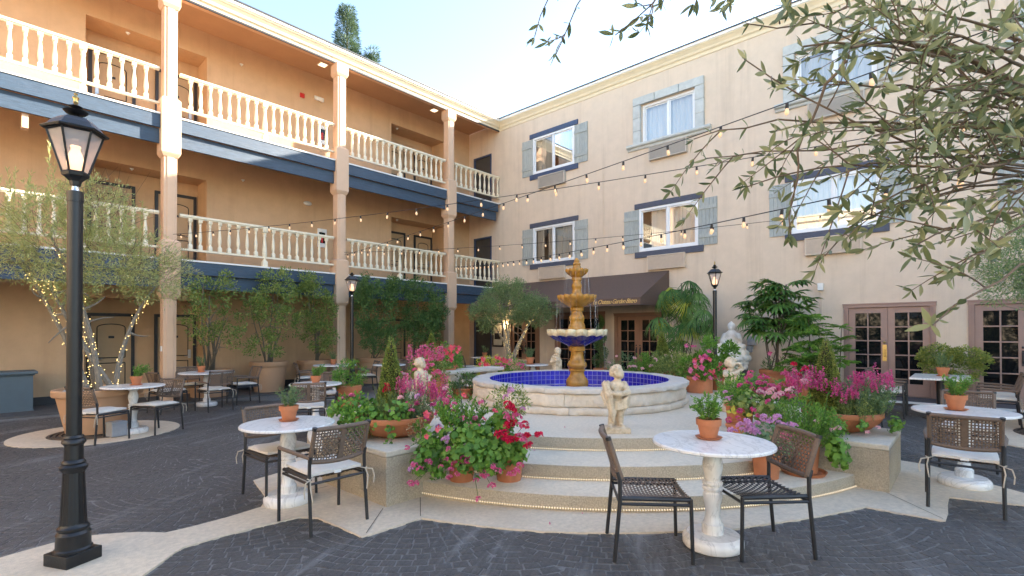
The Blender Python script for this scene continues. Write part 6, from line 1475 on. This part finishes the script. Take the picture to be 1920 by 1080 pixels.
grass_stems(t, (-.1, .1, .6), (.2, .2), 8, .4, L_DARK, 6, L=.12, W=.2, per=8); loc_heads(t, 'trumpet', [(1443, 662, 12.0)], 2.4, 3)
t = thing('fan_palm', 'drooping fan palm with yellowing fronds at the right end of the awning', 'palm', (13.5, 5.85, .02)); pot_parts(t, .34, .5, TERRA, .8)
palm(t, [((-.1, .35, 2.75), 7), ((.0, -.3, 2.6), 7), ((-.15, .05, 2.9), 8), ((-.2, -.45, 2.1), 7), ((-.1, .5, 2.0), 6), ((-.2, .1, 1.7), 6)], FANB, 8, (0, 0, .45), 1.0, {(2, 1), (2, 5), (0, 3), (4, 2), (5, 1)}, .45)
t = thing('norfolk_pine', 'young layered pine with flat green boughs left of the mauve doors', 'pine', (13.05, 2.75, .02)); pot_parts(t, .28, .5, TERRA, .8)
m = MB(); m.tube([(0, 0, .45), (0.02, 0, 1.2), (0, .02, 1.95)], [.02, .015, .006], 6); m.tube([(.1, -.55, .45), (.1, -.6, 1.7)], [.015, .006], 6); m.build('trunk', BARK, t, True)
def bough_mesh(seed):
    r = np.random.default_rng(seed); P = []; D = []
    for s in np.linspace(.08, 1, 24):
        for sd in (-1, 1):
            n_ = 5
            for q in range(n_): L = .20*(1-abs(s-.4)*1.1)*q/n_; P.append((s*.62, sd*L, -.12*s*s-.25*L)); D.append((.5, sd*1.0, .1+r.normal()*.25))
    ob = leaves('bough', P, D, .075, .34, L_GREEN, None, seed=seed, kind=None, droop=.15); me = ob.data; bpy.data.objects.remove(ob); return me
BOUGH = [bough_mesh(s_) for s_ in (1, 2)]
r = np.random.default_rng(3)
for cx, cy_, zs in ((0, 0, np.linspace(.75, 1.9, 7)), (.1, -.58, np.linspace(.9, 1.68, 4))):
    for j, z in enumerate(zs):
        for i in range(6):
            o = put('bough', BOUGH[i % 2], t); o.location = (cx, cy_, z); s = (1.12-.5*j/len(zs))*r.uniform(.8, 1.1)*(1 if cx == 0 else .6); o.scale = (s, s, s); o.rotation_euler = (r.normal()*.3, -.2+r.normal()*.2, 2*pi*i/6+j*.5+r.normal()*.15)
t = thing('boxwood_bush', 'clipped boxwood bush in a terracotta pot between the two mauve doors', 'bush', (14.0, .34, .10)); pot_parts(t, .3, .55, TERRA, .8)
ball_leaves(t, [((-.05, .2, .88), (.33, .36, .33)), ((-.05, -.22, .85), (.33, .38, .31)), ((-.1, 0, .72), (.32, .52, .25))], 6400, .045, .6, L_BOX, 7, shell=.8)
for lab, x, y, sp in (('spiral clipped topiary on the wall between the bistro doors', 14.05, 8.92, True),):
    t = thing('spiral_topiary', lab, 'topiary', (x, y, .0)); pot_parts(t, .24, .42, TERRA, .85); r = np.random.default_rng(4); P = []; D = []
    for i in range(5200):
        s = r.random(); a = s*2*pi*3.2; R = .26*(1-s*.75); c = np.array([cos(a)*R*.55, sin(a)*R*.55, .5+1.6*s]); u = sph(1, r)[0]; P.append(c+u*R*.62); D.append(u+r.normal(size=3)*.5)
    leaves('foliage', P, D, .04, .5, L_DARK, t, seed=5); m = MB(); m.tube([(0, 0, .35), (0, 0, 2.0)], .02, 6); m.build('trunk', BARK, t)
# conifers beyond the left wing
for px, pt, pb, d, wd, lab in ((651, 16, 100, 34, 1.0, 'pointed blue green conifer top rising behind the left wing roof'), (697, 95, 118, 34, .55, 'smaller conifer tip right of the pointed conifer behind the roof')):
    top = at(px, pt, d); t = thing('conifer_tree', lab, 'conifer', (top[0], top[1], 0)); m = MB(); m.tube([(0, 0, 0), (0, 0, top[2]-.3)], [.35, .03], 8); m.build('trunk', BARK, t)
    P = []; D = []; r = np.random.default_rng(int(px))
    for i in range(230):
        s = r.random()**.8; a = r.uniform(0, 2*pi); R = wd*(.25+.9*s)*(1 if s < .8 else 1)*r.uniform(.5, 1); c = np.array([R*cos(a), R*sin(a), top[2]-s*5.2]); q = sph(70, r); P.append(c+q*np.array([.30, .30, .22])); D.append(q+np.array([cos(a), sin(a), .5]))
    leaves('crown', np.concatenate(P), np.concatenate(D), .22, .12, L_PINE, t, seed=3)

# ------------------------------------------------------------------ the olive tree beside the camera
hub = at(2120, 330, 2.0)
ot = thing('olive_tree', 'grey leaved olive branches hanging into the right of the view', 'olive tree', (hub[0], hub[1], gz(hub[0], hub[1]))); O = np.array(ot.location)
m = MB(); m.tube([(0, 0, -.05), (.05, 0, .8), (0, .05, hub[2])], [.14, .11, .08], 10); m.build('trunk', BARKG, ot, True)
m = MB(); m.tube([(0, .05, hub[2]), at(2000, -60, 2.1)-O, at(1700, -420, 2.2)-O, at(1300, -560, 2.3)-O], [.07, .05, .035, .02], 8); m.build('limb', BARKG, ot, True)
top1 = [at(2000, -60, 2.1), at(1850, -240, 2.15), at(1700, -420, 2.2), at(1500, -500, 2.25), at(1300, -560, 2.3)]
r = np.random.default_rng(21)
PR = [  # end pixel, end depth, bend pixel, start (None = hub), radius, side twigs
 [(1505, 88), 2.0, (1800, 60), None, .013, 3], [(1594, 82), 1.75, (1830, 40), None, .016, 4], [(1405, 45), 2.05, (1720, 30), None, .008, 4], [(1548, 160), 1.9, (1800, 140), None, .008, 5],
 [(1400, 110), 1.95, (1640, 300), None, .007, 3], [(1300, 262), 2.1, (1560, 170), None, .007, 6], [(1325, 298), 2.2, (1600, 270), None, .006, 3], [(1400, 350), 2.0, (1620, 260), None, .007, 6], [(1482, 440), 1.9, (1480, 250), (1590, 110, 1.8), .006, 5],
 [(1545, 480), 2.0, (1660, 330), None, .006, 5], [(1560, 330), 1.8, (1720, 260), None, .007, 6], [(1620, 400), 1.7, (1790, 300), None, .008, 7], [(1640, 250), 1.6, (1820, 210), None, .009, 6],
 [(1690, 170), 1.55, (1850, 150), None, .009, 6], [(1760, 320), 1.5, (1900, 300), None, .009, 6], [(1720, 460), 1.6, (1860, 380), None, .008, 6], [(1800, 500), 1.6, (1900, 430), None, .007, 3], [(1745, 610), 1.45, (1850, 520), (2100, 420, 1.7), .006, 1],
 [(1850, 90), 1.5, (1960, 140), None, .012, 6], [(1780, 200), 1.6, (1900, 230), None, .009, 7], [(1690, 380), 1.75, (1850, 330), None, .008, 6], [(1830, 380), 1.45, (1950, 350), None, .009, 7], [(1900, 150), 1.5, (2000, 200), None, .010, 7], [(1660, 110), 1.8, (1850, 110), None, .009, 6], [(1880, 20), 1.6, (1980, 30), None, .010, 6], [(1740, 60), 1.6, (1900, 60), None, .010, 6], [(1890, 250), 1.35, (2000, 280), None, .010, 5], [(1640, 30), 1.9, (1800, -40), None, .008, 5], [(1560, 20), 2.0, (1700, -30), None, .006, 5],
 [(1002, 70), 2.1, (1080, -160), 4, .004, 0], [(1040, 100), 2.0, (1140, -80), 4, .004, 3], [(1150, 65), 1.95, (1260, 40), 3, .004, 2], [(1215, 40), 2.0, (1280, -120), 3, .004, 3], [(1300, 8), 1.9, (1350, -90), 2, .004, 3], [(1345, -8), 1.9, (1390, -130), 2, .004, 3], [(1480, 10), 1.9, (1500, -120), 2, .004, 3], [(1240, 5), 2.05, (1290, -150), 3, .003, 2]]
LP, LD = [], []
def leafy(P, n, spread, start=.25):
    """opposite leaf pairs along a twig and a tuft at its tip"""
    P = [np.array(p) for p in P]; k = len(P)-1
    for i in range(n):
        s = start+(1-start)*(i+r.uniform(0, .5))/n; a = min(int(s*k), k-1); p = P[a]+(P[a+1]-P[a])*(s*k-a); d = nrm(P[a+1]-P[a]); q = nrm(np.cross(d, r.normal(size=3)))
        for sg in (-1, 1): LP.append(p); LD.append(d*.75+q*sg*.95+np.array([0, 0, -.05]))
    d = nrm(P[-1]-P[-2])
    for i in range(4): LP.append(P[-1]); LD.append(d*.8+sph(1, r)[0]*.85)
tw = MB(); ntw = 0
for e, d, b, s0, rad, nt_ in PR:
    st_ = hub+np.array([0, .02, r.uniform(-.15, .25)]) if s0 is None else (top1[s0] if isinstance(s0, int) else at(*s0))
    E_, B_ = at(*e, d), at(*b, (d+2.0)/2)
    P = bez(st_, B_, E_, 12); m = MB(); P2 = [p+r.normal(size=3)*.006-O for p in P]; m.tube(P2, list(np.linspace(rad, max(.0022, rad*.28), 12)), 7); m.build('branch', TWIG, ot, True)
    leafy(P[8:], 3, 0, .2)
    if s0 is None and e[0] > 1540 and e[1] < 300: nt_ += 2
    for j in range(nt_):
        s = r.uniform(.35, .98); a = int(s*11); p = P[min(a, 11)]; dd = nrm(P[min(a+1, 11)]-P[max(a-1, 0)]); L = r.uniform(.16, .36) if not isinstance(s0, int) else r.uniform(.07, .16)
        v = nrm(dd*.8+sph(1, r)[0]*.9+np.array([0, 0, .12])); q = bez(p, p+v*L*.5+r.normal(size=3)*.02, p+v*L+np.array([0, 0, -.06*L]), 6)
        tw.tube([x-O for x in q], [.0030, .0027, .0024, .0020, .0016, .0012], 5); leafy(q, int(L/.055), 0, .3)
tag(tw.build('twigs', TWIG, ot, True), kind='stuff')
LP, LD = np.array(LP), nrm(np.array(LD))
def olive_leaf(seed):
    rr = np.random.default_rng(seed); V = []; F = []; n = 5; cv = rr.uniform(-.12, .12)
    for i in range(n+1):
        s = i/n; w_ = .13*math.sin(pi*min(1, s*.98+.03))**.8*(1.1 if s < .7 else 1); z = cv*s*s
        V += [(s, w_, z+.035*w_/.115), (s, 0, z), (s, -w_, z+.035*w_/.115)]
    for i in range(n):
        a = 3*i; F += [(a, a+1, a+4, a+3), (a+1, a+2, a+5, a+4)]
    return np.array(V), np.array(F)
OL = []
for s_ in range(4):
    V, F = olive_leaf(s_); ob = rawmesh('leaf', V, F, None, L_OLIVE, None, None); ob.data.polygons.foreach_set('use_smooth', [True]*len(F)); OL.append(ob.data); bpy.data.objects.remove(ob)
depth = (LP-C0)@fw; px = 960+FPX*((LP-C0)@rt)/depth; py = CY-FPX*((LP-C0)@up)/depth
vis = (px > 0) & (px < 1930) & (py > -30) & (py < 1080) & (depth > .5)
order = np.argsort(np.where(vis, depth, 99)); keep = set(order[:300].tolist())
VV, FF, RR = [], [], []
for i in range(len(LP)):
    L = r.uniform(.038, .066); X = Vector(LD[i]); Z = Vector(sph(1, r)[0]); Z = (Z-X*Z.dot(X)).normalized(); Y = Z.cross(X); Rm = Matrix((X, Y, Z)).transposed()
    if i in keep:
        o = put('leaf', OL[i % 4], ot); o.location = LP[i]-O; o.rotation_euler = Rm.to_euler(); o.scale = (L, L, L)
    else:
        V, F = olive_leaf(i % 4); o_ = len(VV)*len(V); VV.append((np.array(Rm) @ (V.T*L)).T+LP[i]-O); FF.append(F+len(V)*(len(VV)-1)); RR += [r.random()]*len(F)
rawmesh('foliage', np.concatenate(VV), np.concatenate(FF), RR, L_OLIVE, ot)

# unseen dark foliage added behind the camera to darken the door pane reflections
P = []; D = []; r = np.random.default_rng(77)
n = 9000; P = np.stack([r.uniform(-9.2, -8.2, n), r.uniform(-7, 13, n), r.uniform(0, 3.0, n)], 1); tag(leaves('added_hedge', P, sph(n, r), .22, .6, leafmat('hedge_foliage', [(.012, .022, .008), (.02, .035, .012), (.03, .045, .015)], .6, .1), None, seed=1), 'dense dark foliage added unseen behind the camera to darken pane reflections', kind='stuff')
# fallen petals on the steps
pm = petals_mesh('fallen_petal', 1, .004, .016, P_MAG, 3)
for i, (x, y, z) in enumerate(((3.70, 2.55, .0), (4.2, 2.9, .144), (3.95, 3.3, .144), (4.6, 2.6, .144), (4.75, 3.4, .287), (5.0, 3.7, .432), (4.3, 3.6, .287), (3.3, 2.6, .016))):
    o = put('fallen_petal', pm); o.location = (x, y, z+.004); tag(o, 'tiny fallen magenta petal lying on the '+('concrete apron left of the other apron petal', 'lowest step, right of the geranium pots', 'lowest step near the middle riser', 'lowest step behind the nearest table', 'middle step behind the nearest table', 'platform edge near the sheaf cherub', 'middle step near the red geraniums', 'concrete apron close to the asphalt')[i], 'petal', 'fallen petals on the steps')
